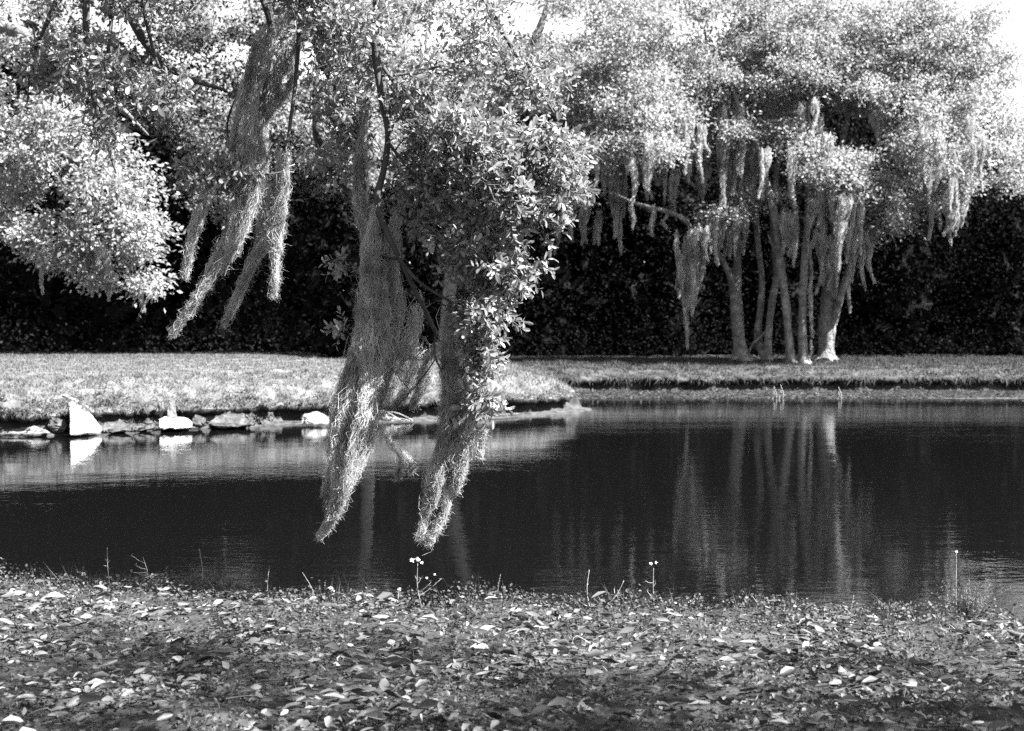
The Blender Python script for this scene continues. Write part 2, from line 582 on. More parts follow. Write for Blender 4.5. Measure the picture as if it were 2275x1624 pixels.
oak = Tree('oak_tree', 'oak of two slim trunks parting in a narrow V from one low base', on_ground(1704, 45.6), group=g_oaks)
oak.px_stem([(1704, 803, 27, 45.6), (1705, 780, 19, 45.6), (1708, 733, 16, 45.6), (1717, 659, 15, 45.6), (1725, 615, 14, 45.8), (1722, 560, 13, 46), (1716, 480, 12, 46.2), (1730, 350, 10, 46.3), (1760, 220, 8, 46.3), (1775, 90, 5, 46.3)])
oak.px_stem([(1698, 790, 15, 45.7), (1686, 765, 16, 45.8), (1684, 730, 15, 45.8), (1690, 680, 14.5, 45.8), (1693, 622, 14, 45.8), (1686, 560, 13.5, 45.8), (1680, 500, 13, 45.8), (1672, 400, 11, 45.8), (1655, 250, 8, 45.6), (1660, 110, 5, 45.6)])
oak.px_stem([(1662, 790, 4, 45.6), (1672, 765, 5, 45.6), (1690, 748, 6, 45.6), (1700, 738, 7, 45.6)], 'limb', sides=7)
oak.px_stem([(1678, 470, 9, 45.8), (1640, 455, 8, 45.3), (1600, 470, 7, 45), (1570, 455, 5, 44.8)], 'limb', sides=8)
cs = blobs([(1690, 110, 100, 70, 46, 1.9, 55), (1700, 0, 110, 60, 46.5, 1.9, 22), (1640, 200, 60, 40, 45, 1.5, 16), (1680, 440, 60, 18, 45, .8, 6)])
oak.grow_to(cs)
oak.foliage(cs, .58, 185, .105, .055)
oak.finish('oak_leaf')

oak = Tree('oak_tree', 'oak nearest the water, a straight pale trunk beside one leaning left', on_ground(1775, 44.3), group=g_oaks)
oak.px_stem([(1786, 815, 36, 44.3), (1785, 797, 23, 44.3), (1783, 745, 19, 44.3), (1783, 684, 18, 44.3), (1786, 610, 17, 44.3), (1791, 536, 16, 44.3), (1795, 486, 15, 44.3), (1801, 420, 13, 44.4), (1806, 330, 11, 44.6), (1795, 252, 9, 44.8), (1802, 200, 8, 45), (1815, 90, 5, 45)])
oak.px_stem([(1764, 812, 30, 44.4), (1757, 795, 22, 44.4), (1752, 745, 18, 44.4), (1747, 684, 18, 44.4), (1739, 622, 17, 44.4), (1730, 560, 17, 44.4), (1725, 499, 17, 44.4), (1715, 455, 15, 44.4), (1702, 400, 13, 44.4), (1682, 325, 11, 44.3), (1655, 275, 9, 44.2), (1630, 200, 6, 44.2)])
oak.px_stem([(1722, 480, 11, 44.4), (1735, 500, 9, 44.2), (1760, 490, 7, 44.1), (1775, 460, 5, 44)], 'limb', sides=8)
oak.px_stem([(1800, 420, 9, 44.3), (1830, 395, 7, 43.8), (1860, 380, 6, 43.5), (1900, 385, 4, 43.3)], 'limb', sides=8)
oak.px_stem([(1722, 560, 6, 44.3), (1712, 535, 5, 44.1), (1706, 520, 1.9, 44)], 'limb', sides=6)
cs = blobs([(1800, 130, 120, 75, 45, 1.9, 62), (1790, 20, 130, 50, 45.5, 1.9, 22), (1855, 385, 75, 30, 43.6, 1.2, 26), (1800, 330, 30, 40, 44, 1, 7), (1745, 300, 25, 60, 45, 1, 5), (1900, 350, 60, 25, 44, 1, 10)])
oak.grow_to(cs)
oak.foliage(cs, .56, 185, .105, .055)
oak.finish('oak_leaf')

oak = Tree('oak_tree', 'stout forked oak, rightmost on the far bank, with a wide moss-hung crown', on_ground(1836, 45.6), group=g_oaks)
oak.px_stem([(1836, 803, 46, 45.6), (1836, 785, 33, 45.6), (1837, 733, 36, 45.6), (1841, 671, 35, 45.6), (1849, 610, 32, 45.6), (1855, 575, 22, 45.6), (1856, 520, 18, 45.6), (1850, 440, 15, 45.6), (1870, 330, 12, 45.8), (1890, 220, 9, 46), (1900, 100, 6, 46)])
oak.px_stem([(1852, 720, 16, 45.4), (1862, 680, 17, 45.3), (1874, 634, 17, 45.2), (1888, 597, 16, 45.1), (1901, 560, 15, 45), (1925, 480, 13, 45), (1950, 410, 11, 45), (1968, 350, 11, 45), (1995, 300, 10, 45), (2017, 252, 9, 45), (2032, 172, 7, 45), (2030, 110, 4, 45)], 'limb', sides=10)
oak.px_stem([(1900, 562, 10, 45), (1918, 528, 9, 44.7), (1938, 512, 7, 44.5), (1958, 485, 4, 44.3)], 'limb', sides=8)
oak.px_stem([(1876, 585, 8, 45.1), (1862, 575, 7, 44.9), (1850, 545, 7, 44.7), (1838, 522, 6, 44.6), (1815, 520, 4, 44.5)], 'limb', sides=8)
oak.px_stem([(2000, 290, 8, 45), (2030, 272, 7, 44.6), (2065, 270, 6, 44.4), (2110, 330, 4, 44.2)], 'limb', sides=8)
cs = blobs([(1960, 180, 130, 75, 45.5, 1.9, 70), (2085, 350, 100, 100, 44.6, 2.2, 75), (2075, 235, 100, 60, 45, 2, 34), (1950, 425, 55, 45, 44, 1.2, 16), (1990, 480, 30, 30, 44, .8, 8), (2240, 330, 70, 120, 45, 2, 26), (1920, 60, 110, 50, 46, 2, 36), (2060, 100, 120, 55, 46, 2, 34), (1990, 20, 120, 40, 46, 2, 20), (2200, 150, 80, 60, 46, 1.5, 20), (2080, 55, 130, 55, 46, 1.5, 26), (2200, 60, 80, 60, 46, 1.5, 10), (2120, 130, 90, 50, 46, 2, 12), (2180, 210, 60, 40, 45.5, 2, 10), (1900, 500, 50, 40, 44.6, 1, 6)])
oak.grow_to(cs)
oak.foliage(cs, .56, 185, .105, .055)
oak.finish('oak_leaf')

# --- oaks behind the hanging bough
def far_oak(label, stems, specs, per=185, leafmat='oak_leaf', crad=.6, L=.11, name='oak_tree', group=None, tw=.03):
    p0 = stems[0][1][0]
    tr = Tree(name, label, on_ground(p0[0], p0[3]), group=group)
    for nm, pts in stems:
        tr.px_stem(pts, nm, sides=10)
    cs = blobs(specs)
    tr.grow_to(cs)
    tr.foliage(cs, crad, per, L, L * .52)
    tr.finish(leafmat)
    return tr

g_back = 'oaks at the edge of the woods behind the hanging bough'
far_oak('broad oak behind the right edge of the hanging bough, one dark limb rising right', [
    ('trunk', [(985, 806, 44, 43.8), (990, 740, 32, 43.8), (1005, 600, 30, 43.8), (1040, 430, 27, 43.8), (1085, 290, 24, 44.3), (1130, 195, 22, 44.8), (1165, 130, 20, 44.8), (1205, 50, 17, 44.8), (1235, -60, 10, 44.8)]),
    ('limb', [(1050, 420, 15, 43.8), (1150, 350, 13, 43.3), (1250, 305, 11, 42.8), (1310, 275, 9, 42.8), (1390, 285, 6, 42.8)]),
    ('limb', [(1130, 200, 12, 44.8), (1240, 170, 10, 44.3), (1340, 160, 8, 43.8), (1430, 130, 5, 43.8)])],
    [(1230, 160, 150, 90, 44.8, 3, 80), (1390, 200, 100, 110, 43.8, 2.5, 70), (1400, 60, 110, 60, 44.3, 2.5, 30), (1310, -10, 180, 60, 44.8, 3, 30),
     (1330, 320, 80, 45, 43.3, 1.6, 24), (1240, 400, 70, 60, 43.3, 1.6, 18), (1460, 310, 50, 50, 42.8, 1.5, 12), (1050, 200, 90, 90, 45.8, 2, 24)], group=g_back)
far_oak('grey-leaved oak behind the moss at the centre-left, crown open to the sky', [
    ('trunk', [(810, 806, 44, 45.5), (812, 740, 34, 45.5), (815, 600, 30, 45.5), (800, 450, 26, 45.5), (740, 300, 20, 45.5), (640, 160, 14, 45.5), (560, 30, 8, 45.5)]),
    ('limb', [(806, 480, 18, 45.5), (830, 330, 15, 45.5), (860, 220, 12, 45.5), (900, 120, 8, 45.5)]),
    ('limb', [(770, 360, 13, 45.5), (640, 300, 11, 45), (520, 250, 9, 44.7), (420, 200, 7, 44.5)])],
    [(470, 250, 130, 100, 45, 3, 60), (640, 300, 120, 130, 45.5, 3, 60), (800, 330, 100, 150, 45.5, 3, 50), (880, 130, 100, 60, 45.5, 2.5, 24),
     (650, 70, 110, 40, 46.5, 2, 16), (700, -20, 220, 60, 46.5, 2, 40), (450, 70, 130, 50, 45.5, 1.5, 30), (380, 0, 140, 60, 45.5, 2, 26), (860, 20, 120, 60, 45.5, 2, 24), (500, 430, 110, 60, 44.5, 2, 22), (720, 300, 70, 130, 45.5, 1.5, 34)], leafmat='oak_leaf', group=g_back)

# --- the oak on the peninsula, left: its trunk stands outside the picture
far_oak('oak on the left grassy point, low leafy boughs drooping over the water', [
    ('trunk', [(-330, 830, 130, 28.5), (-320, 760, 100, 28.5), (-300, 560, 90, 28.5), (-230, 300, 80, 28.3), (-150, 60, 60, 28), (-60, -160, 40, 28)]),
    ('limb', [(-270, 420, 55, 28.3), (-130, 330, 45, 27.8), (0, 300, 36, 27.4), (110, 330, 26, 27), (220, 390, 18, 26.6), (300, 480, 10, 26.4)]),
    ('limb', [(-150, 100, 40, 28), (0, 60, 32, 27.6), (140, 130, 24, 27.3), (240, 210, 14, 27), (330, 300, 3, 26.8)])],
    [(110, 270, 110, 70, 27, 1.4, 34), (60, 350, 90, 60, 27, 1.4, 22), (240, 400, 100, 90, 26.8, 1.4, 42), (120, 530, 100, 60, 26.6, 1.2, 26), (310, 530, 55, 70, 26.4, 1.0, 22),
     (320, 630, 25, 25, 26.3, .5, 5), (20, 450, 70, 80, 27, 1.2, 20), (-40, 250, 60, 150, 27.2, 1.6, 26), (60, 60, 160, 90, 27.6, 2, 30), (-150, -60, 200, 120, 28, 3, 40), (200, 610, 60, 20, 26.5, .5, 5)],
    per=110, crad=.40, L=.10, group=None)

# --- the woods
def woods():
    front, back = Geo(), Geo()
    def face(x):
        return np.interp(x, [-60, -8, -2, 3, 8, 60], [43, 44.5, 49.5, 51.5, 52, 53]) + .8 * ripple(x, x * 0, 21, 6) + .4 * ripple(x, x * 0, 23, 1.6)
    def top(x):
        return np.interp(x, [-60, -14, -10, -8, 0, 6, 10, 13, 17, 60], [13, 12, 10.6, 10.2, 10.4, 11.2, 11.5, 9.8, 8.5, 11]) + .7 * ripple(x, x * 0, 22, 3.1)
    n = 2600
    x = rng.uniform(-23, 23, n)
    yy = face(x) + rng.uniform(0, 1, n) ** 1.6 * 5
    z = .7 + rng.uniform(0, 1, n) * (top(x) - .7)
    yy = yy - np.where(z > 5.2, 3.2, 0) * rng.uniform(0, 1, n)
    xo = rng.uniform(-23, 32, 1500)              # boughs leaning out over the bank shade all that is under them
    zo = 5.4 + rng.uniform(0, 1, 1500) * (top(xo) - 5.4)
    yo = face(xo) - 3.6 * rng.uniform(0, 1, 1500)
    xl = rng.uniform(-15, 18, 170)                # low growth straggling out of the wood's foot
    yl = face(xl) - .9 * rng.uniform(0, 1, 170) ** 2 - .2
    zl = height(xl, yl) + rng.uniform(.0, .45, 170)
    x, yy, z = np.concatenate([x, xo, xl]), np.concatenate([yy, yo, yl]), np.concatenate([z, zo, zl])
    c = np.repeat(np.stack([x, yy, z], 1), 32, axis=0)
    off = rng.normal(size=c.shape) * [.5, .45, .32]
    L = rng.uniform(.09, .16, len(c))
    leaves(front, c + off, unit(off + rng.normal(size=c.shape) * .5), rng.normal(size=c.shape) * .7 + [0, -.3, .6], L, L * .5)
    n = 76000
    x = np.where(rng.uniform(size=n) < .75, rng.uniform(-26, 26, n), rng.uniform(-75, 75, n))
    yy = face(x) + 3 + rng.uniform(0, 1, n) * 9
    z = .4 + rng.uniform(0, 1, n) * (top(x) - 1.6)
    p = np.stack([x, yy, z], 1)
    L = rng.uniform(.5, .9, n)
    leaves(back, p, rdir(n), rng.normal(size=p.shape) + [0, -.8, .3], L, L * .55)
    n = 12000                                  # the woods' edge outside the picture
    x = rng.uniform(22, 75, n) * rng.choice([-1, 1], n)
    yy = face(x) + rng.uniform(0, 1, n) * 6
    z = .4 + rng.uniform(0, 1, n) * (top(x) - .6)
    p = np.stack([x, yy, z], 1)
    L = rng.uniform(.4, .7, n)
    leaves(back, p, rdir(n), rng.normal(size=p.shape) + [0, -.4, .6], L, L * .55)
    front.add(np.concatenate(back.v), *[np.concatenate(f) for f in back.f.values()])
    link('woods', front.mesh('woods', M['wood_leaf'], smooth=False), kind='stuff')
woods()

# --- an unseen oak added right of the picture so its crown dapples the ground
sh = Tree('oak_tree', 'unseen near-bank oak added on the right to shade the leaf litter', (8.2, 5.2, float(height(8.2, 5.2))))
b_ = sh.base
sh.stem([b_ + [0, 0, -.1], b_ + [0, 0, .5], b_ + [-.1, 0, 2.4], b_ + [-.3, .1, 4.4], b_ + [-.8, .2, 6.4]], [.95, .7, .55, .45, .3])
sh.stem([b_ + [-.2, .05, 3.4], b_ + [-1.6, -.3, 5.0], b_ + [-3.2, -.2, 6.2]], [.3, .2, .1], 'limb')
cs = rdir(70) * rng.uniform(.2, 1, (70, 1)) ** .5 * [3.6, 2.2, 1.3] + [6.4, 5.0, 7.2]
sh.grow_to(cs)
sh.foliage(cs, .6, 130, .10, .05)
sh.finish('oak_leaf')

# ------------------------------------------------------------------ Spanish moss
def moss_geo(geo, line, rad, nf, flen, fw, curl, segs=7, fuzz=0, fuzz_len=.06, fuzz_w=.6, taper=1.0):
    """line: centreline (m); rad: its radius at each point. Fibres run along it, curl, and fray out at the sides."""
    q = smooth_line(np.hstack([np.asarray(line, float), np.asarray(rad, float)[:, None]]), 60)
    L = np.sum(np.linalg.norm(np.diff(q[:, :3], axis=0), axis=1))
    u = np.linspace(0, 1, 60)
    def C(tt):
        return np.stack([np.interp(tt, u, q[:, i]) for i in range(3)], -1)
    def R(tt):
        return np.interp(tt, u, q[:, 3])
    def ribbons(P, wd):
        n, k = P.shape[:2]
        tan = unit(np.gradient(P, axis=1))
        sd_ = unit(np.cross(tan, unit(rng.normal(size=(n, 1, 3)) + np.array([0, -.8, 0]))))
        prof = np.linspace(1, .35, k)[None, :, None]
        v = np.stack([P - sd_ * wd[:, None, None] * prof * .5, P + sd_ * wd[:, None, None] * prof * .5], 2)
        base = (np.arange(n) * k * 2)[:, None] + np.arange(k - 1)[None] * 2
        f = np.stack([base, base + 1, base + 3, base + 2], -1).reshape(-1, 4)
        geo.add(v.reshape(-1, 3), f)
    if nf:
        k = segs + 1
        fl = rng.uniform(*flen, nf)
        t0 = rng.uniform(0, 1, nf) ** taper * .97
        a = rng.uniform(0, 6.28, nf)
        rr = np.sqrt(rng.uniform(0, 1, nf))
        off = np.stack([np.cos(a) * rr, np.sin(a) * rr * .8, rng.normal(size=nf) * .1], -1)
        j = np.linspace(0, 1, k)
        raw = t0[:, None] + j[None] * (fl / L)[:, None]
        tt = np.clip(raw, 0, 1)
        P = C(tt) + off[:, None] * R(tt)[..., None]
        P[..., 2] -= np.maximum(raw - 1, 0) * L * .12
        s = j[None] * fl[:, None]
        for wl, am in ((.20, 1.0), (.055, .7)):
            ph = rng.uniform(0, 6.28, (nf, 3))
            fq = 6.28 / (wl * rng.uniform(.7, 1.4, (nf, 1)))
            P += np.sin(s[..., None] * fq[:, None] + ph[:, None]) * curl * am
        ribbons(P, fw * rng.uniform(.6, 1.3, nf))
    if fuzz:
        t0 = rng.uniform(0, 1, fuzz)
        a = rng.uniform(0, 6.28, fuzz)
        rr = rng.uniform(.55, 1.1, fuzz)
        o = np.stack([np.cos(a) * rr, np.sin(a) * rr * .8, 0 * a], -1)
        s0 = C(t0) + o * R(t0)[:, None]
        d = unit(o + rng.normal(size=o.shape) * .7 + [0, 0, -.9])
        k = 5 if segs > 4 else 3
        j = np.linspace(0, 1, k)[None, :, None]
        ln = rng.uniform(.4, 1.4, fuzz)[:, None, None] * fuzz_len
        bend = rng.normal(size=(fuzz, 1, 3)) * .5
        P = s0[:, None] + d[:, None] * ln * j + bend * ln * j ** 2 + np.sin(j * rng.uniform(3, 8, (fuzz, 1, 3)) + rng.uniform(0, 6.28, (fuzz, 1, 3))) * ln * .22
        ribbons(P, fw * fuzz_w * rng.uniform(.6, 1.3, fuzz))

def moss_thing(geo, label, origin, mat, group=None):
    if isinstance(geo, list) and len(geo) > 1:
        root = thing('spanish_moss', label, 'moss', origin, group)
        for q in geo:
            link('moss_fibres', q.mesh('moss_fibres', M[mat], origin), root, kind='stuff')
        return root
    geo = geo[0] if isinstance(geo, list) else geo
    return tag(link('spanish_moss', geo.mesh('spanish_moss', M[mat], origin), loc=origin), label, 'moss', group)

def far_moss(label, strands, Y, group=None, dens=1.0, mat='far_moss'):
    """strands: (px top, py top, px bottom, py bottom, width px); one clump of hanging strands"""
    parts = []
    for x0, y0, x1, y1, wd in strands:
        gg = Geo()
        parts.append(gg)
        n_sub = max(1, int(round(wd / 6)))
        for k in range(n_sub):
            f = (k + .5) / n_sub - .5
            yk = Y + rng.normal() * .25
            xk0 = x0 + f * wd + rng.normal() * 1.5
            xk1 = x1 + f * wd * .75 + rng.normal() * 2
            yb = y0 + (y1 - y0) * (rng.uniform(.3, 1.0) if n_sub > 1 and k != n_sub // 2 else 1.0)
            ys = np.array([y0 - rng.uniform(0, 8), y0 + (yb - y0) * .3, y0 + (yb - y0) * .65, yb])
            xs = xk0 + (xk1 - xk0) * np.array([0, .3, .65, 1]) + rng.normal(size=4) * [1, 2.5, 4, 4.5]
            r = np.array([.55, 1.0, .7, .12]) * min(wd, 10) * rng.uniform(.4, .95) * Y / K
            line = at(xs, ys, yk)
            L = np.linalg.norm(line[0] - line[-1])
            s = Y / 45.0
            moss_geo(gg, line, r, int((28 + 55 * L / s) * dens), (.25 * s, .7 * s), .020 * s, .026 * s, 4, int(30 * L / s * dens), .07 * s, taper=1.15)
    top = strands[0]
    return moss_thing(parts, label, at(top[0], top[1], Y), mat, group)

gm = 'Spanish moss hanging from the far oaks'
far_moss('longest moss curtain under the leaning oak, tapering almost to the grass', [(1530, 520, 1526, 770, 20), (1543, 510, 1540, 700, 22), (1562, 500, 1556, 640, 28), (1512, 560, 1514, 645, 6)], 44.6, gm, 1.4)
far_moss('thin bare moss string left of the longest curtain', [(1505, 510, 1510, 640, 6), (1510, 610, 1503, 660, 5)], 44.4, gm)
far_moss('broad grey moss sheet draped over the low limb beside the leaning trunk', [(1590, 470, 1588, 585, 40), (1625, 460, 1622, 570, 30), (1650, 450, 1648, 560, 22)], 44.7, gm, 1.3)
far_moss('pair of pale moss ribbons high left in the multi-trunk oak', [(1607, 240, 1604, 480, 16), (1643, 230, 1640, 430, 18)], 44.3, gm, 1.3)
far_moss('grey moss veil behind the pale ribbons', [(1570, 250, 1566, 440, 40), (1625, 300, 1622, 450, 40), (1675, 300, 1668, 470, 30)], 45.4, gm, 1.2)
far_moss('moss fringe over the thin left limb of the leaning oak', [(1478, 330, 1474, 450, 30), (1445, 350, 1440, 440, 22), (1500, 380, 1496, 470, 20)], 44.8, gm, 1.1)
far_moss('short moss wisps dangling along the outstretched left limb', [(1405, 450, 1404, 505, 6), (1450, 462, 1449, 520, 7), (1478, 470, 1477, 505, 5)], 44.5, gm)
far_moss('moss tuft between the two middle trunks', [(1745, 470, 1742, 560, 20), (1765, 470, 1757, 590, 9), (1758, 490, 1756, 550, 12)], 44.0, gm, 1.3)
far_moss('dark moss curtain in the hollow of the crown', [(1725, 200, 1722, 330, 50), (1765, 200, 1762, 300, 22)], 45.6, gm)
far_moss('white moss ribbons beside the upright upper stem', [(1783, 230, 1780, 340, 14), (1812, 220, 1810, 330, 16), (1822, 260, 1820, 330, 8)], 44.2, gm, 1.3)
far_moss('moss hanging below the bright middle spray', [(1830, 420, 1828, 510, 22), (1855, 410, 1852, 520, 26), (1808, 440, 1805, 500, 12)], 43.6, gm, 1.3)
far_moss('moss strings running down the pale straight trunk', [(1797, 480, 1799, 650, 6), (1800, 640, 1802, 745, 5), (1801, 755, 1798, 800, 3)], 44.1, gm, 1.2)
far_moss('ragged moss beard right of the pale straight trunk', [(1818, 510, 1812, 650, 14), (1832, 500, 1826, 630, 14), (1845, 530, 1838, 640, 10), (1858, 540, 1850, 610, 16)], 44.2, gm, 1.4)
far_moss('thick bright moss mass in the fork of the stout oak', [(1880, 440, 1876, 560, 44), (1905, 450, 1896, 600, 26), (1892, 520, 1884, 690, 9), (1860, 470, 1856, 560, 20)], 44.4, gm, 1.5)
far_moss('fringed moss wing right of the fork', [(1930, 520, 1934, 625, 13), (1918, 530, 1918, 640, 8), (1910, 520, 1908, 590, 12)], 44.4, gm, 1.4)
far_moss('moss veil hanging in the gap below the right crown', [(1960, 240, 1957, 340, 40), (1985, 250, 1982, 360, 24)], 45.2, gm)
far_moss('moss icicles under the right end of the crown', [(2070, 450, 2068, 530, 7), (2108, 440, 2107, 540, 12), (2125, 440, 2123, 520, 10), (2140, 430, 2138, 500, 10), (2085, 460, 2083, 505, 6)], 44.2, gm, 1.4)
far_moss('moss fringe inside the right crown', [(2060, 370, 2058, 440, 20), (2100, 350, 2098, 430, 24), (2140, 340, 2136, 440, 16), (2075, 280, 2073, 340, 12)], 43.9, gm, 1.2)
far_moss('pale moss drapes down the left side of the leaning oak crown', [(1500, 230, 1497, 360, 20), (1530, 260, 1527, 400, 24), (1560, 280, 1557, 400, 16)], 43.4, gm, 1.3)
far_moss('pale moss drapes down the right end of the wide crown', [(2050, 280, 2047, 400, 14), (2085, 300, 2083, 420, 18), (2155, 260, 2152, 400, 14), (2180, 300, 2178, 420, 12), (2120, 400, 2117, 480, 16)], 42.8, gm, 1.3)
far_moss('bright moss drape between the upright stems', [(1840, 300, 1838, 400, 16), (1760, 330, 1757, 460, 14), (1700, 330, 1697, 440, 18)], 43.2, gm, 1.3)
far_moss('long moss drapes over the fork of the stout oak', [(1868, 430, 1864, 600, 20), (1890, 430, 1886, 580, 24), (1910, 440, 1907, 560, 14)], 43.2, gm, 1.4)
far_moss('moss drapes beside the big icicle', [(1400, 340, 1398, 450, 14), (1322, 320, 1320, 420, 12), (1440, 300, 1437, 420, 16)], 42.0, gm, 1.2)
far_moss('big moss icicle hanging alone left of the leaning oak', [(1372, 330, 1372, 562, 15), (1385, 320, 1384, 480, 18), (1357, 340, 1360, 500, 14), (1345, 340, 1346, 430, 12)], 45.4, gm, 1.5)
far_moss('moss scraps above the big icicle', [(1420, 350, 1419, 410, 14), (1450, 330, 1449, 400, 12), (1330, 300, 1330, 360, 14), (1285, 300, 1284, 380, 14)], 45.6, gm)
far_moss('dim moss strips in the shade right of the hanging bough', [(1300, 440, 1298, 540, 18), (1240, 480, 1238, 560, 12), (1270, 470, 1268, 530, 16), (1330, 470, 1329, 540, 10)], 46.5, gm)
far_moss('moss icicles under the left leafy boughs', [(212, 540, 211, 655, 9), (228, 540, 229, 620, 18), (240, 560, 240, 665, 9), (222, 540, 219, 600, 14)], 26.4, None, 1.2)
far_moss('single moss string at the left edge of the view', [(98, 560, 97, 650, 6)], 26.5)
far_moss('moss loop at the tip of the drooping left bough', [(304, 625, 325, 690, 6), (340, 640, 322, 690, 5), (338, 640, 345, 660, 5)], 26.3)
far_moss('grey moss wad hanging amid the left leaves', [(258, 380, 252, 440, 16), (266, 370, 262, 470, 14)], 26.2)

# ------------------------------------------------------------------ the hanging bough in front
fg = Tree('oak_tree', 'foreground oak whose long bough hangs down over the pond', (-6.4, 8.6, float(height(-6.4, 8.6))), bark='twig')
h0 = fg.base
fg.stem([h0 + [0, 0, -.1], h0 + [.02, 0, .4], h0 + [.1, .05, 1.6], h0 + [.35, .2, 2.9], h0 + [.9, .5, 4.1], h0 + [1.7, .9, 5.0]], [1.0, .78, .66, .6, .5, .4], grow=False)
top_l = h0 + [1.7, .9, 5.0]
fg.stem([top_l, (-3.4, 9.9, 5.75), (-1.8, 10.3, 5.6), (-.9, 10.5, 5.0), tuple(at(835, 60, 10.6))], [.4, .3, .2, .12, .06], 'limb', sides=12)
fg.stem([top_l, (-4.0, 9.4, 5.9), (-3.0, 9.3, 5.7), (-2.3, 9.6, 5.2)], [.34, .22, .14, .06], 'limb', sides=10)
fg.stem([(-1.8, 10.3, 5.6), (-.6, 10.7, 5.7), (.5, 10.9, 5.3), (1.2, 11.0, 4.7)], [.18, .13, .08, .03], 'limb', sides=10)
def bough(pts, sides=8):
    fg.px_stem(pts, 'bough', sides=sides, knobs=.12)
bough([(832, 20, 20, 10.6), (836, 130, 17, 10.6), (850, 230, 15, 10.6), (862, 300, 14, 10.6), (852, 380, 14, 10.55), (838, 450, 15, 10.5), (862, 520, 13, 10.45), (895, 590, 11, 10.4), (930, 660, 10, 10.4), (972, 745, 8, 10.4), (1005, 790, 4, 10.4)])
bough([(670, -30, 15, 10.9), (700, 100, 13, 10.9), (740, 190, 12, 10.9), (775, 265, 10, 10.8), (800, 330, 7, 10.7), (812, 420, 4, 10.7)])
bough([(560, -60, 14, 10.5), (600, 60, 12, 10.5), (590, 190, 10, 10.5), (560, 300, 8, 10.5), (548, 420, 5, 10.5)])
bough([(668, -20, 11, 10.4), (660, 140, 9, 10.4), (648, 250, 8, 10.4), (626, 400, 6, 10.4), (612, 520, 3, 10.4)])
bough([(600, 80, 9, 10.6), (560, 160, 7, 10.6), (505, 270, 5, 10.6), (530, 380, 3, 10.6)])
bough([(702, 300, 16, 11.4), (735, 365, 26, 11.4), (772, 415, 25, 11.4), (800, 455, 20, 11.3), (815, 500, 12, 11.3)])
bough([(700, -40, 15, 11.4), (712, 80, 13, 11.4), (700, 200, 14, 11.4), (702, 300, 16, 11.4)])
bough([(852, 150, 8, 10.6), (900, 215, 7, 10.5), (980, 280, 6, 10.4), (1080, 320, 5, 10.3), (1200, 330, 3, 10.2)])
bough([(842, 170, 7, 10.6), (930, 160, 6, 10.7), (1000, 140, 5, 10.8), (1060, 135, 3, 10.9)])
bough([(858, 310, 8, 10.6), (920, 390, 7, 10.5), (1000, 460, 6, 10.4), (1080, 520, 5, 10.3), (1140, 580, 3, 10.2)])
bough([(890, 580, 8, 10.45), (930, 625, 7, 10.3), (1000, 670, 6, 10.2), (1060, 700, 4, 10.15), (1090, 730, 3, 10.1)])
bough([(880, 400, 5, 10.5), (950, 500, 5, 10.4), (1020, 610, 4, 10.3), (1070, 690, 3, 10.2)])
bough([(968, 740, 6, 10.4), (966, 790, 5, 10.35), (990, 850, 5, 10.3), (986, 930, 4, 10.3), (978, 1010, 3, 10.3)])
bough([(966, 800, 3, 10.35), (930, 850, 3, 10.4), (880, 905, 2, 10.45)])
bough([(240, -60, 22, 10.2), (320, 90, 18, 10.2), (376, 150, 17, 10.2), (430, 178, 13, 10.2), (500, 200, 6, 10.2)])
bough([(190, -60, 20, 9.6), (192, 80, 15, 9.6), (202, 190, 9, 9.6), (232, 300, 7, 9.6), (258, 385, 4, 9.6)])
bough([(150, -60, 12, 9.7), (100, 60, 9, 9.7), (70, 140, 6, 9.7), (60, 230, 3, 9.7)])
bough([(250, -60, 12, 9.8), (244, 90, 8, 9.8), (222, 240, 5, 9.8), (214, 330, 2, 9.8)])
bough([(300, -60, 12, 9.9), (330, 70, 8, 9.9), (362, 165, 6, 9.9), (430, 230, 3, 9.9)])
bough([(1050, -60, 14, 11.0), (1110, 60, 10, 11.0), (1180, 170, 8, 10.8), (1230, 250, 5, 10.6)])
bough([(640, 380, 4, 10.5), (560, 390, 4, 10.4), (480, 370, 3, 10.3), (440, 380, 2, 10.3)])

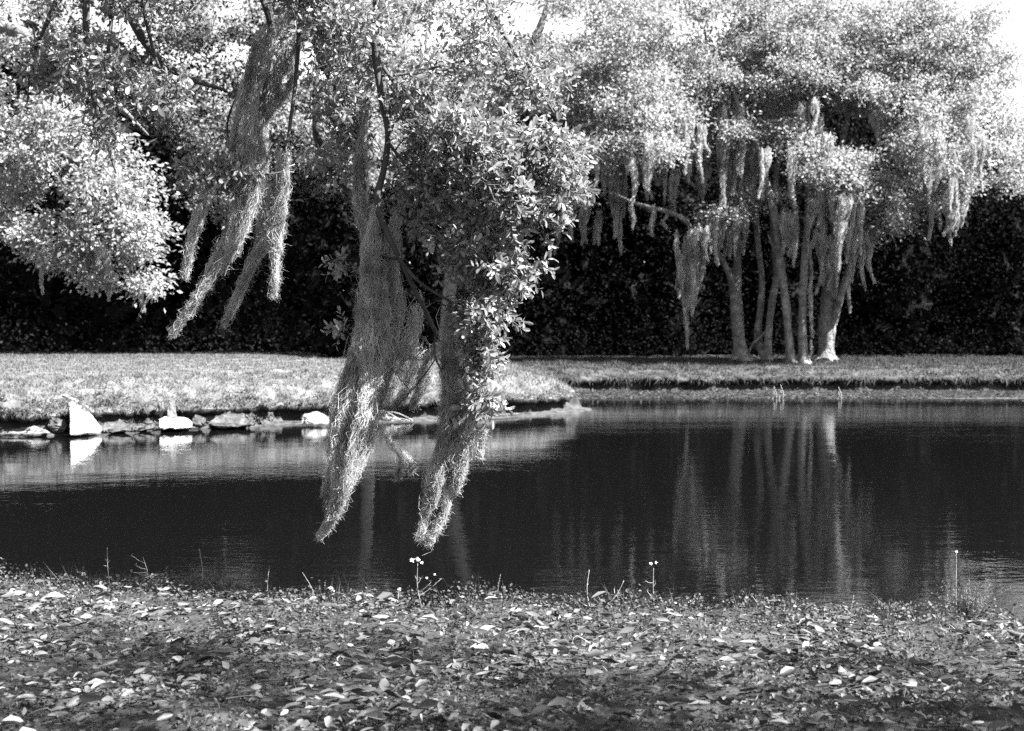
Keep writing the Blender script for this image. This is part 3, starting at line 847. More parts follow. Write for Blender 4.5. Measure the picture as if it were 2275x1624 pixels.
# sprigs: short twigs that carry eight or so leaves at their ends
SPR = [  # px, py, rx, ry, Y, dY, sprigs, (mean direction x, z)
    (1000, 300, 110, 90, 10.4, .5, 210, .5), (1100, 350, 120, 90, 10.2, .5, 210, .6), (1210, 340, 90, 70, 10.1, .4, 120, .7),
    (1130, 440, 70, 70, 10.0, .35, 110, .6), (1050, 540, 100, 90, 10.2, .45, 170, .6), (1110, 600, 55, 55, 10.0, .3, 80, .6),
    (1050, 690, 55, 45, 10.0, .3, 70, .5), (1060, 780, 35, 50, 10.1, .25, 60, .5), (1065, 890, 36, 28, 10.2, .2, 34, .4),
    (980, 430, 110, 100, 10.6, .5, 140, .3), (940, 190, 100, 90, 10.7, .5, 120, .3), (1250, 420, 60, 40, 10.0, .2, 26, .8),
    (770, 190, 90, 100, 10.9, .5, 90, -.1), (330, -140, 320, 80, 9.5, .6, 150, .1), (660, -110, 160, 90, 10.2, .4, 130, .1), (760, 50, 100, 70, 10.2, .35, 100, .1), (690, -30, 90, 60, 10.2, .3, 60, 0), (790, 290, 50, 70, 10.9, .3, 40, -.2), (470, 375, 70, 40, 10.4, .35, 46, -.4), (540, 400, 50, 40, 10.6, .3, 22, -.2),
    (170, 130, 130, 80, 9.7, .5, 130, -.1), (320, 190, 100, 70, 9.9, .4, 66, .2), (230, 280, 60, 60, 9.7, .3, 26, .1),
    (1070, 110, 120, 60, 11.0, .6, 70, .4), (1180, 180, 90, 70, 10.8, .4, 70, .5), (760, 590, 28, 40, 10.6, .15, 7, -.7),
    (765, 735, 26, 14, 10.3, .1, 5, -.9), (1195, 590, 20, 10, 9.9, .1, 3, .9), (1232, 490, 22, 12, 9.9, .1, 4, .9), (1213, 520, 14, 10, 9.9, .1, 3, .9),
    (1120, 690, 16, 20, 9.95, .1, 4, .6), (1000, 930, 22, 22, 10.3, .1, 5, .2), (740, 350, 60, 60, 11.2, .3, 20, 0),
    (480, -150, 380, 110, 10.4, 1.0, 130, .1), (300, -10, 260, 50, 9.9, .5, 90, .1), (800, 60, 120, 70, 10.9, .5, 70, .1), (80, -120, 260, 110, 9.8, .8, 150, 0), (1010, 20, 150, 50, 10.9, .5, 60, .3)]
pos, ax, nr, ln = [], [], [], []
anchors = []
for px, py, rx, ry, Y, dY, n, lean in SPR:
    n = int(n * 1.42)
    d = rdir(n) * rng.uniform(.05, 1, (n, 1)) ** .5
    c = at(px + d[:, 0] * rx, py + d[:, 2] * ry, Y + d[:, 1] * dY)
    td = unit(rng.normal(size=(n, 3)) * .55 + np.array([lean, -.15, -.35]))
    tl = rng.uniform(.07, .16, n)
    k = np.arange(n) % 4 == 0
    anchors.append(c[k] - td[k] * .08)
    for i in range(n):
        a, b_ = c[i], c[i] + td[i] * tl[i]
        s1 = unit(np.cross(td[i], [0.3, .2, 1.0])[None])[0]
        s2 = np.cross(td[i], s1)
        tube(fg.twigs, np.array([a - td[i] * .06, (a + b_) / 2 + rng.normal(size=3) * .006, b_]), [.0028, .0022, .0014], 3)
        m_ = rng.integers(7, 11)
        tt = np.linspace(.15, 1, m_)
        an = np.arange(m_) * 2.4 + rng.uniform(0, 6)
        fwd = np.linspace(.25, 1.0, m_)[:, None]
        dirs = np.cos(an)[:, None] * s1 + np.sin(an)[:, None] * s2 + td[i] * fwd + rng.normal(size=(m_, 3)) * .15
        pos.append(a + (b_ - a) * tt[:, None])
        ax.append(dirs)
        nr.append(td[i] + rng.normal(size=(m_, 3)) * .45 + [0, 0, .35])
        ln.append(rng.uniform(.034, .072, m_))
pos, ax, nr, ln = np.concatenate(pos), unit(np.concatenate(ax)), np.concatenate(nr), np.concatenate(ln)
fg.grow_to(np.concatenate(anchors), wob=.10, r0=.006, r1=.0025, sides=3)
wd = ln * rng.uniform(.36, .5, len(ln))
# the largest leaves in view are objects of their own
inview = np.abs(pos[:, 0] / pos[:, 1] * K) < 1060
inview &= (CAM_H + .0 - pos[:, 2]) / pos[:, 1] * K > -620
order = np.argsort(np.where(inview, -ln / pos[:, 1], 0))
big = order[:300]
rest = np.setdiff1d(np.arange(len(ln)), big)
seen = inview[rest]
q = rest[seen]
leaves(fg.leaf, pos[q], ax[q], nr[q], ln[q], wd[q], OAK_V, OAK_F)
q = rest[~seen]
leaves(fg.leaf, pos[q], ax[q], nr[q], ln[q], wd[q])
fg.finish('near_leaf', 'leaves')
for o in fg.root.children:
    if o.name.startswith('leaves'):
        o['kind'] = 'stuff'
leaf_meshes = []
for k in range(5):
    v = OAK_V.copy()
    v[:, 2] += rng.normal(size=10) * .03 - (v[:, 0] ** 2) * rng.uniform(0, .35)
    me = make_mesh('leaf', v, OAK_F, M['near_leaf'], smooth=True)
    leaf_meshes.append(me)
for k, j in enumerate(big):
    a_ = Vector(ax[j]); s_ = Vector(nr[j]).cross(a_).normalized(); n_ = a_.cross(s_)
    mt = Matrix((a_ * ln[j], s_ * wd[j], n_ * wd[j])).transposed().to_4x4()
    mt.translation = Vector(pos[j] - fg.base)
    o = link('leaf', leaf_meshes[k % 5], fg.root)
    o.matrix_basis = mt

def near_moss(label, strands, dens=1.0):
    """each strand is a loose bundle of ropes of different lengths that wander about its line, with gaps between"""
    parts = []
    for pts, nf, fz in strands:
        gg = Geo()
        parts.append(gg)
        q = smooth_line(np.asarray(pts, float), 40)               # px, py, width px, Y
        ns = int(np.clip(round(q[:, 2].max() / 7.5), 1, 11))
        tot = 0
        plan = []
        for k in range(ns):
            t0 = 0.0 if k == 0 else rng.uniform(.3, .6) if k % 2 else rng.uniform(0, .3)
            t1 = 1.0 if k == 0 else rng.uniform(.86, 1.0) if k % 2 else t0 + rng.uniform(.35, .7)
            tt = np.linspace(t0, t1, 14)
            x_, y_, w_, Y_ = [np.interp(tt, np.linspace(0, 1, 40), q[:, i]) for i in range(4)]
            lim = .40 if ns > 1 else .1
            ox = w_ * lim * np.clip(rng.normal() * .55 + .55 * np.sin(tt * rng.uniform(4, 9) + rng.uniform(0, 6.28)), -1.15, 1.15)
            oy = w_ * lim * np.clip(rng.normal() * .5 + .5 * np.sin(tt * rng.uniform(4, 9) + rng.uniform(0, 6.28)), -1, 1) * Y_ / K
            line = at(x_ + ox, y_, Y_ + oy)
            u = (tt - t0) / (t1 - t0)
            rad = w_ * .5 * Y_ / K * (rng.uniform(.22, .42) if ns > 1 else .8) * np.minimum(1, .35 + 4 * u) * np.clip(1.25 * (1 - u) ** .6, .12, 1)
            rad *= 1 + .35 * np.sin(u * rng.uniform(9, 16) + rng.uniform(0, 6))
            wt = (t1 - t0) * rad.mean() ** .7
            plan.append((line, rad, wt)); tot += wt
        for line, rad, wt in plan:
            f = wt / tot * dens
            moss_geo(gg, line, rad, int(nf * 1.0 * f), (.10, .36), .0036, .016, 6, int(fz * 2.3 * f), .034)
            moss_geo(gg, line, rad * 1.8, int(nf * .09 * f) + 3, (.15, .5), .0028, .03, 7, 0)      # stray threads
    p0 = strands[0][0][0]
    return moss_thing(parts, label, at(p0[0], p0[1], p0[3]), 'moss', 'Spanish moss on the hanging bough')

near_moss('wide upper moss swag on the left, dark at its heart, trailing a bent tip', [
    ([(640, 20, 50, 10.5), (590, 110, 52, 10.5), (560, 210, 44, 10.5), (548, 300, 62, 10.5), (545, 390, 64, 10.5), (530, 480, 54, 10.5), (495, 570, 50, 10.45), (450, 640, 24, 10.4), (400, 715, 12, 10.4), (384, 738, 4, 10.4)], 5600, 2000),
    ([(700, 10, 40, 10.6), (655, 110, 48, 10.6), (625, 200, 40, 10.6), (570, 260, 34, 10.6), (535, 310, 26, 10.6)], 1700, 500),
    ([(600, 130, 30, 10.6), (605, 200, 24, 10.6), (585, 270, 40, 10.6), (575, 340, 50, 10.6), (560, 420, 40, 10.6)], 2400, 400)])
near_moss('slim moss trail behind the upper swag, ending in a hooked tip', [
    ([(625, 330, 22, 10.8), (600, 440, 40, 10.8), (585, 530, 34, 10.8), (555, 600, 18, 10.8), (525, 665, 11, 10.8), (498, 716, 4, 10.8)], 1500, 800)])
near_moss('straight moss cord right of the upper swag', [
    ([(640, 330, 18, 10.3), (622, 430, 24, 10.3), (615, 530, 20, 10.3), (610, 600, 13, 10.3), (607, 652, 6, 10.3)], 1100, 600)])
near_moss('ragged thin moss left of the upper swag', [
    ([(470, 390, 28, 10.4), (440, 460, 26, 10.4), (425, 540, 16, 10.4), (412, 610, 6, 10.4)], 700, 400)])
near_moss('longest moss column on the bough, reaching lowest over the dark water', [
    ([(842, 440, 30, 10.5), (832, 520, 62, 10.5), (828, 620, 66, 10.45), (818, 720, 82, 10.25), (797, 820, 96, 10.1), (780, 900, 104, 10.0), (768, 980, 98, 9.95), (758, 1050, 90, 9.9), (740, 1120, 64, 9.9), (722, 1165, 30, 9.9), (708, 1188, 10, 9.9)], 7000, 3600),
    ([(910, 400, 20, 10.6), (885, 500, 50, 10.6), (868, 600, 56, 10.6), (858, 700, 56, 10.55), (845, 800, 56, 10.5), (825, 900, 44, 10.5), (800, 960, 30, 10.5)], 3200, 1200),
    ([(815, 200, 14, 10.7), (808, 290, 28, 10.7), (806, 380, 36, 10.7), (800, 450, 30, 10.7), (815, 540, 40, 10.65), (820, 640, 40, 10.6)], 2200, 700)])
near_moss('airy moss veil hung between the two low moss tails', [
    ([(930, 640, 30, 10.5), (920, 720, 60, 10.5), (905, 800, 70, 10.5), (890, 870, 50, 10.5), (850, 915, 30, 10.5)], 420, 260),
    ([(965, 760, 20, 10.45), (940, 840, 40, 10.45), (915, 900, 26, 10.45)], 200, 120)])
near_moss('shorter moss tail below the leafy tip, bright down its right side', [
    ([(1000, 640, 26, 10.3), (1006, 740, 44, 10.3), (1008, 840, 54, 10.3), (1012, 920, 62, 10.3), (1000, 990, 70, 10.25), (985, 1060, 66, 10.2), (965, 1110, 40, 10.2), (950, 1150, 26, 10.2)], 4800, 2300),
    ([(1045, 910, 14, 10.2), (1040, 970, 20, 10.2), (1026, 1030, 16, 10.2), (1012, 1080, 8, 10.2)], 800, 400),
    ([(985, 1080, 26, 10.2), (995, 1130, 10, 10.2), (975, 1165, 8, 10.2), (950, 1200, 4, 10.2)], 260, 200),
    ([(950, 1100, 12, 10.2), (940, 1150, 10, 10.2), (935, 1190, 5, 10.2)], 220, 120)])
near_moss('small loose moss wisp dangling between the two tails', [
    ([(845, 940, 5, 10.5), (865, 985, 8, 10.5), (888, 1010, 18, 10.5), (892, 1035, 12, 10.5), (884, 1056, 4, 10.5)], 100, 110),
    ([(895, 1000, 10, 10.5), (908, 1022, 12, 10.5), (915, 1042, 4, 10.5)], 50, 60)])
near_moss('tiny moss scrap below the leaf spray on the right', [
    ([(1078, 940, 8, 10.2), (1072, 975, 8, 10.2), (1066, 1005, 4, 10.2)], 120, 80)])

# ------------------------------------------------------------------ grass on the far banks
def blades(geo, x, y, z, h, wdt, lean=.35):
    n = len(x)
    base = np.stack([x, y, z - .01], 1)
    a = rng.uniform(0, 6.28, n)
    s = np.stack([np.cos(a), np.sin(a), 0 * a], 1) * wdt[:, None] * .5
    tip = base + np.stack([rng.normal(size=n) * lean * h, rng.normal(size=n) * lean * h, h], 1)
    v = np.stack([base - s, base + s, tip], 1).reshape(-1, 3)
    geo.add(v, np.arange(3 * n).reshape(-1, 3))

gg = Geo()
n = 150000
x = rng.uniform(-14, 2, n); y = rng.uniform(25, 43, n)
s = shore_dist(x, y) + .10 * ripple(x, y, 8, 1.7) + .05 * ripple(x, y, 9, .7)
keep = (s > .52) & (s < 11) & (ripple(x, y, 31, .5) + rng.normal(size=n) * .7 > -.5)
x, y = x[keep], y[keep]
h = rng.uniform(.02, .06, len(x)) * (1 + .5 * ripple(x, y, 32, 1.2).clip(0, 1))
blades(gg, x, y, height(x, y), h, rng.uniform(.012, .03, len(x)))
n = 110000                                  # rougher, longer grass on the slope down to the water
x = rng.uniform(-11, 2, n); y = rng.uniform(26, 37, n)
s = shore_dist(x, y) + .10 * ripple(x, y, 8, 1.7) + .05 * ripple(x, y, 9, .7)
keep = (s > .5) & (s < 1.7) & (ripple(x, y, 35, .35) + rng.normal(size=n) * .5 > -.35)
x, y = x[keep], y[keep]
blades(gg, x, y, height(x, y), rng.uniform(.04, .10, len(x)), rng.uniform(.014, .03, len(x)), .6)
link('grass', gg.mesh('grass', M['grass'], smooth=False), kind='stuff')
gg = Geo()
n = 130000
x = rng.uniform(-5, 19, n); y = rng.uniform(42, 50, n)
sb = y - 40.0 - .25 * ripple(x, y, 5, 9.0) - .16 * ripple(x, y, 15, 1.9) * (y > 41.2)
keep = (ripple(x, y, 33, .6) + rng.normal(size=n) * .7 > -.5) & (shore_dist(x, y) < .2) & (sb > 2.12)
x, y = x[keep], y[keep]
h = rng.uniform(.03, .09, len(x)) * (1 + .5 * ripple(x, y, 34, 1.5).clip(0, 1))
blades(gg, x, y, height(x, y), h, rng.uniform(.016, .04, len(x)))
n = 14000                                   # the strewn shelf at the waterline
x = rng.uniform(-1, 19, n); y = rng.uniform(40.1, 42, n)
p = np.stack([x, y, height(x, y) + .015], 1)
leaves(gg, p, rng.normal(size=p.shape) * [1, 1, .15], np.array([0, 0, 1]) + rng.normal(size=p.shape) * .3, rng.uniform(.06, .14, n), rng.uniform(.03, .07, n))
n = 7000                                    # tufts hanging over the far lip
ki = rng.integers(0, 300, n)
q = FAR_LIP[ki] + np.stack([rng.normal(size=n) * .05, rng.uniform(-.22, .15, n)], 1)
keep = ripple(q[:, 0], q[:, 1] * 0, 36, .9) + rng.normal(size=n) * .5 > -.4
q = q[keep]; n = len(q)
b0 = np.stack([q[:, 0], q[:, 1], .46 + rng.normal(size=n) * .02], 1)
sv = np.stack([rng.uniform(.012, .024, n), 0 * b0[:, 0], 0 * b0[:, 0]], 1)
tip = b0 + np.stack([rng.normal(size=n) * .07, -rng.uniform(.03, .16, n), rng.uniform(-.24, .06, n)], 1)
gg.add(np.stack([b0 - sv, b0 + sv, tip], 1).reshape(-1, 3), np.arange(3 * n).reshape(-1, 3))
link('grass', gg.mesh('grass', M['shaded_far_grass'], smooth=False), kind='stuff')
# dry fringe hanging over the undercut bank
gg = Geo()
n = 6000
ki = rng.integers(30, 415, n)
q = LIP[ki] + LIP_IN[ki] * rng.uniform(-.20, .15, n)[:, None] + rng.normal(size=(n, 2)) * .03
z = np.maximum(height(q[:, 0], q[:, 1]), .40 + rng.normal(size=n) * .015)
ok = z > .25
q, z = q[ok], z[ok]
n = len(q)
b0 = np.stack([q[:, 0], q[:, 1], z + .02], 1)
tip = b0 + np.stack([rng.normal(size=n) * .12, -rng.uniform(.05, .18, n), -rng.uniform(-.04, .14, n)], 1)
midp = (b0 + tip) / 2 + np.stack([0 * z, -.03 + 0 * z, .05 + 0 * z], 1)
s = np.stack([rng.uniform(.006, .014, n), 0 * z, 0 * z], 1)
v = np.stack([b0 - s, b0 + s, midp + s, midp - s, tip], 1).reshape(-1, 3)
k5 = np.arange(n)[:, None] * 5
gg.add(v, k5 + np.array([[0, 1, 2, 3]]), )
gg.add(v, k5 + np.array([[3, 2, 4]]))
link('grass', gg.mesh('grass', M['grass'], smooth=False), kind='stuff')

# ------------------------------------------------------------------ rocks along the left shore
import bmesh
def rock(label, pts, mat, group='rocks along the left shore', rough=.012, bevel=.02, base=None, name='rock'):
    """pts: (px, py, Y) corners; the rock is their hull, its edges chipped and worn"""
    p = np.array([at(*q) for q in pts])
    o_ = p.mean(0); o_[2] = p[:, 2].min()
    bm = bmesh.new()
    vs = [bm.verts.new(q - o_) for q in p]
    r = bmesh.ops.convex_hull(bm, input=vs)
    bmesh.ops.delete(bm, geom=[e for e in bm.verts if not e.link_faces], context='VERTS')
    bmesh.ops.dissolve_limit(bm, angle_limit=.12, verts=bm.verts, edges=bm.edges)
    bmesh.ops.bevel(bm, geom=list(bm.edges), offset=bevel, segments=1, affect='EDGES', clamp_overlap=True)
    bmesh.ops.triangulate(bm, faces=bm.faces)
    bmesh.ops.subdivide_edges(bm, edges=bm.edges, cuts=2, use_grid_fill=True)
    for v_ in bm.verts:
        v_.co += Vector(rng.normal(size=3)) * rough
    me = bpy.data.meshes.new(name)
    bm.to_mesh(me); bm.free()
    me.materials.append(M[mat])
    return tag(link(name, me, loc=o_), label, 'rock', group)

rock('low white slab at the left end of the shore', [(-40, 972, 27.6), (60, 970, 27.6), (112, 961, 27.7), (100, 955, 27.9), (60, 941, 28.3), (-30, 938, 28.3), (-40, 985, 28.4), (100, 972, 28.6)], 'pale_rock')
rock('rounded grey stone between the slab and the tall white rock', [(108, 945, 28.0), (112, 930, 28.1), (120, 927, 28.2), (146, 934, 28.2), (148, 950, 28.0), (140, 960, 28.0), (118, 960, 28.0), (125, 955, 28.6), (140, 940, 28.6)], 'grey_rock')
rock('tall white triangular rock, the largest on the shore', [(156, 966, 27.5), (157, 935, 27.7), (164, 911, 28.1), (153, 895, 28.5), (158, 889, 28.7), (192, 907, 28.9), (209, 929, 28.6), (226, 951, 28.3), (224, 964, 28.2), (158, 980, 28.6), (200, 975, 29.0), (190, 962, 27.8)], 'white_rock', bevel=.012, rough=.007)
rock('small white stone wedged left of the tall rock', [(150, 915, 28.3), (153, 900, 28.4), (163, 905, 28.4), (165, 917, 28.3), (158, 925, 28.3), (160, 912, 28.7)], 'pale_rock', bevel=.015)
for lab, pts in (
    ('flat rubble strip right of the tall white rock', [(232, 958, 28.3), (235, 940, 28.7), (270, 936, 28.8), (300, 942, 28.6), (298, 956, 28.4), (260, 960, 28.9)]),
    ('low dark rubble left of the white block', [(300, 955, 28.7), (303, 940, 28.9), (335, 930, 29.1), (350, 940, 28.9), (348, 952, 28.8), (320, 956, 29.2)]),
    ('jumbled grey stone right of the white block', [(426, 945, 29.2), (428, 928, 29.4), (442, 920, 29.5), (460, 930, 29.4), (464, 942, 29.3), (440, 950, 29.6)]),
    ('broad flat grey rock midway along the shore', [(464, 944, 29.1), (480, 925, 29.4), (500, 918, 29.6), (540, 919, 29.7), (552, 926, 29.6), (556, 943, 29.3), (500, 950, 29.2), (470, 955, 29.9), (545, 952, 30)]),
    ('split grey stone at the end of the broad flat rock', [(540, 940, 29.5), (545, 922, 29.7), (560, 917, 29.8), (567, 926, 29.7), (566, 942, 29.6), (550, 948, 30)]),
    ('small speckled stone in the shade under the bank', [(592, 928, 30.0), (598, 917, 30.1), (606, 918, 30.1), (610, 928, 30.0), (602, 938, 29.9), (600, 930, 30.3)]),
    ('little dark stone beside the split stone', [(570, 935, 29.6), (574, 929, 29.7), (584, 931, 29.7), (586, 940, 29.6), (576, 945, 29.9)])):
    rock(lab, pts, 'grey_rock', rough=.02)
rock('white block carrying two upright white stones', [(353, 951, 28.7), (354, 932, 28.9), (365, 926, 29.1), (415, 928, 29.2), (426, 938, 29.0), (427, 948, 28.9), (390, 952, 28.7), (360, 958, 29.4), (420, 955, 29.4)], 'white_rock')
rock('upright white stone with a bent foot, on the white block', [(371, 928, 29.1), (373, 908, 29.15), (376, 890, 29.2), (379, 887, 29.2), (386, 888, 29.2), (384, 908, 29.2), (393, 927, 29.1), (380, 930, 29.35), (382, 890, 29.3), (375, 925, 29.3)], 'pale_rock', bevel=.01, rough=.006)
rock('small pear-shaped white stone above the white block', [(350, 897, 29.3), (354, 892, 29.3), (365, 894, 29.3), (363, 906, 29.3), (360, 930, 29.25), (354, 926, 29.4), (356, 895, 29.45)], 'pale_rock', bevel=.01, rough=.006)
rock('pale square-ended rock just left of the long moss column', [(671, 943, 30.2), (672, 922, 30.4), (700, 920, 30.5), (706, 914, 30.6), (720, 923, 30.5), (740, 930, 30.4), (740, 941, 30.2), (700, 944, 30.1), (690, 935, 30.8)], 'pale_rock')
# shoreline driftwood
gg = Geo()
q = np.array([at(140, 878, 28.7), at(165, 890, 28.75), at(188, 902, 28.85), at(206, 915, 28.75)])
tube(gg, smooth_line(q, 14), np.linspace(.025, .045, 14), 7, .2)
tag(link('driftwood', gg.mesh('driftwood', M['pale_rock'], q[3]), loc=q[3]), 'weathered stick leaning along the top of the tall white rock', 'driftwood')
gg = Geo()
q = np.array([at(1060, 932, 32.4), at(1120, 926, 32.9), at(1190, 920, 33.6), at(1240, 914, 34.2), at(1276, 912, 34.6)])
q[:, 2] = [.03, .05, .04, .05, .02]
tube(gg, smooth_line(q, 24), np.linspace(.04, .012, 24), 9, .25)
tag(link('driftwood', gg.mesh('driftwood', M['grey_rock'], q[0]), loc=q[0]), 'pale driftwood log lying along the water at the tip of the grassy point', 'driftwood')
gg = Geo()
for k in range(16):
    a_ = at(rng.uniform(820, 850), rng.uniform(915, 935), 31.4); b_ = at(rng.uniform(855, 920), rng.uniform(928, 938), 31.2)
    mid_ = (a_ + b_) / 2 + [0, 0, rng.uniform(-.03, .12)]
    tube(gg, smooth_line([a_, mid_, b_], 7), np.linspace(.014, .006, 7), 4)
o_ = at(850, 935, 31.3)
tag(link('dead_branch', gg.mesh('dead_branch', M['stalk'], o_), loc=o_), 'bare fallen branch at the water behind the long moss column', 'branch')
for px, y0, y1, Y, lab in ((1723, 900, 858, 40.0, 'left one of two dead stalks standing in the far shallows'), (1738, 902, 855, 39.9, 'right one of two dead stalks standing in the far shallows'), (1867, 905, 860, 39.9, 'lone dead stalk in the shallows below the stout oak')):
    gg = Geo()
    a_ = at(px, 890, Y); a_[2] = -.1
    b_ = at(px - 4, y1, Y)
    tube(gg, smooth_line([a_, (a_ + b_) / 2 + [.05, 0, 0], b_], 8), np.linspace(.012, .006, 8), 5)
    leaves(gg, np.array([b_ - [0, 0, .1], b_ - [0, 0, .25]]), np.array([[.3, 0, -1.], [-.3, 0, -1]]), np.array([[0, -1, .2], [0, -1, .2]]), .14, .04)
    tag(link('dead_stalk', gg.mesh('dead_stalk', M['stalk'], a_), loc=a_), lab, 'plant', 'dead stalks in the far shallows')

# ------------------------------------------------------------------ the near bank: ground cover, litter, weeds
n = 175000
x = rng.uniform(-5.6, 5.6, n); y = rng.uniform(4.6, 11.6, n)
dens = ripple(x, y, 41, 1.1) * .6 + np.exp(-((edge_near(x) - y) / .55) ** 2) * 1.3 + rng.normal(size=n) * .5
keep = (y < edge_near(x) + .05) & (dens > -.15)
x, y = x[keep], y[keep]
gg = Geo()
tall = np.exp(-((edge_near(x) - y) / .4) ** 2)
z = height(x, y) + rng.uniform(.005, .04, len(x)) * (1 + (1.2 + 1.6 * ripple(x, y, 43, .55).clip(0, 1)) * tall)
p = np.stack([x, y, z], 1)
L = rng.uniform(.012, .032, len(x))
leaves(gg, p, rng.normal(size=p.shape) * [1, 1, .5], np.array([0, 0, .8]) + rng.normal(size=p.shape) * .65, L, L * .7)
n = 40000
x = rng.uniform(-5.6, 5.6, n); y = rng.uniform(4.6, 11.6, n)
keep = (y < edge_near(x)) & (ripple(x, y, 42, 1.4) + rng.normal(size=n) * .5 + np.exp(-((edge_near(x) - y) / .5) ** 2) > .5)
x, y = x[keep], y[keep]
near_e = np.exp(-((edge_near(x) - y) / .35) ** 2) * (.6 + 1.3 * ripple(x, y * 0, 44, .7).clip(-.3, 1))
blades(gg, x, y, height(x, y), rng.uniform(.03, .09, len(x)) * (1 + 1.3 * near_e.clip(0, 2)), rng.uniform(.003, .007, len(x)), .55)
link('ground_cover', gg.mesh('ground_cover', M['cover'], smooth=False), kind='stuff')

LIT_V = np.array([(0, 0, 0), (.3, 0, 0), (.7, 0, 0), (1, 0, 0), (.2, .32, .0), (.55, .5, .0), (.85, .26, 0), (.2, -.32, 0), (.55, -.5, 0), (.85, -.26, 0)])
def litter_shape(curl, bend, tw):
    v = LIT_V.copy()
    v[:, 2] = np.abs(v[:, 1]) ** 1.5 * curl + (v[:, 0] - .5) ** 2 * bend + v[:, 1] * (v[:, 0] - .5) * tw
    return v
n = 23000
x = rng.uniform(-5.4, 5.4, n); y = 4.6 + rng.uniform(0, 1, n) * 7
keep = (y < edge_near(x) - .05) & (rng.uniform(size=n) < np.interp(edge_near(x) - y, [0, .3, 1.2, 3], [.15, .35, 1, 1]) * (.62 + .5 * ripple(x, y, 51, 1.2)))
x, y = x[keep], y[keep]
z = height(x, y) + rng.uniform(.012, .07, len(x))
p = np.stack([x, y, z], 1)
a = rng.uniform(0, 6.28, len(x))
axv = np.stack([np.cos(a), np.sin(a), rng.normal(size=len(x)) * .18], 1)
nv = np.array([0, 0, 1.]) + rng.normal(size=p.shape) * .55
L = rng.gamma(7, .0095, len(x)).clip(.03, .115); W = L * rng.uniform(.26, .48, len(x))
vis = np.abs(x / y * K) < 1130
sc_ = np.where(vis & (y > 6.3), L / y, 0)
big = np.argsort(-sc_)[:300]
rest = np.setdiff1d(np.arange(len(x)), big)
gg = Geo()
for k in range(6):
    sel = rest[k::6]
    leaves(gg, p[sel], axv[sel], nv[sel], L[sel], W[sel], litter_shape(rng.uniform(-.4, 1.6), rng.uniform(-.3, 1.0), rng.uniform(-1.1, 1.1)), OAK_F)
# a few bare fallen twigs are mixed in
for k in range(60):
    a_ = np.array([rng.uniform(-3.4, 3.4), rng.uniform(6.2, 9.6), 0]); th_ = rng.uniform(0, 6.28); l_ = rng.uniform(.08, .3)
    b_ = a_ + [math.cos(th_) * l_, math.sin(th_) * l_, 0]
    a_[2], b_[2] = float(height(a_[0], a_[1])) + .02, float(height(b_[0], b_[1])) + .03
    tube(gg, smooth_line([a_, (a_ + b_) / 2 + rng.normal(size=3) * .01 + [0, 0, .015], b_], 6), np.linspace(.004, .002, 6), 4)
link('leaf_litter', gg.mesh('leaf_litter', M['litter'], smooth=True), kind='stuff')
kinds = [('pale', .06, .115, 'pale bleached leaf lying on the near bank'), ('grey', .04, .08, 'mid-grey dry leaf lying on the near bank'), ('dark', .008, .02, 'dark decayed leaf lying on the near bank')]
fm = []
for nm, lo, hi, lab in kinds:
    mm = leaf_mat(nm + '_litter', lo, hi, .12, .55, .4)
    for shape, lab2 in ((litter_shape(.3, .3, .4), 'flat '), (litter_shape(1.5, .8, .9), 'curled ')):
        me = make_mesh('fallen_leaf', shape, OAK_F, mm)
        fm.append((me, lab2 + lab, lab2 + nm + ' leaves on the near bank'))
for k, j in enumerate(big):
    me, lab, grp = fm[int(rng.choice([0, 1, 1, 2, 3, 3, 4, 5, 5]))]
    a_ = Vector(axv[j]).normalized(); s_ = Vector(nv[j]).cross(a_).normalized(); n_ = a_.cross(s_)
    mt = Matrix((a_ * L[j], s_ * W[j], n_ * W[j])).transposed().to_4x4()
    mt.translation = Vector(p[j])
    sx_ = CX + p[j][0] / p[j][1] * K
    side = ['at the left end of the bank', 'left of the longest moss column', 'below the longest moss column', 'below the tall white-flowered weed',
            'left of the crooked pale stem', 'below the weed with the fuzzy grey head', 'below the pale trunk reflections', 'at the right end of the bank'][int(np.clip(sx_ / 2275 * 8, 0, 7))]
    dd = float(edge_near(p[j][0])) - p[j][1]
    row = "by the water's edge, " if dd < 1.2 else 'halfway back, ' if dd < 2.4 else 'nearest the viewer, '
    o = tag(link('fallen_leaf', me), lab.replace('lying on the near bank', row + side), 'leaf', 'fallen leaves on the near bank')
    o.matrix_basis = mt

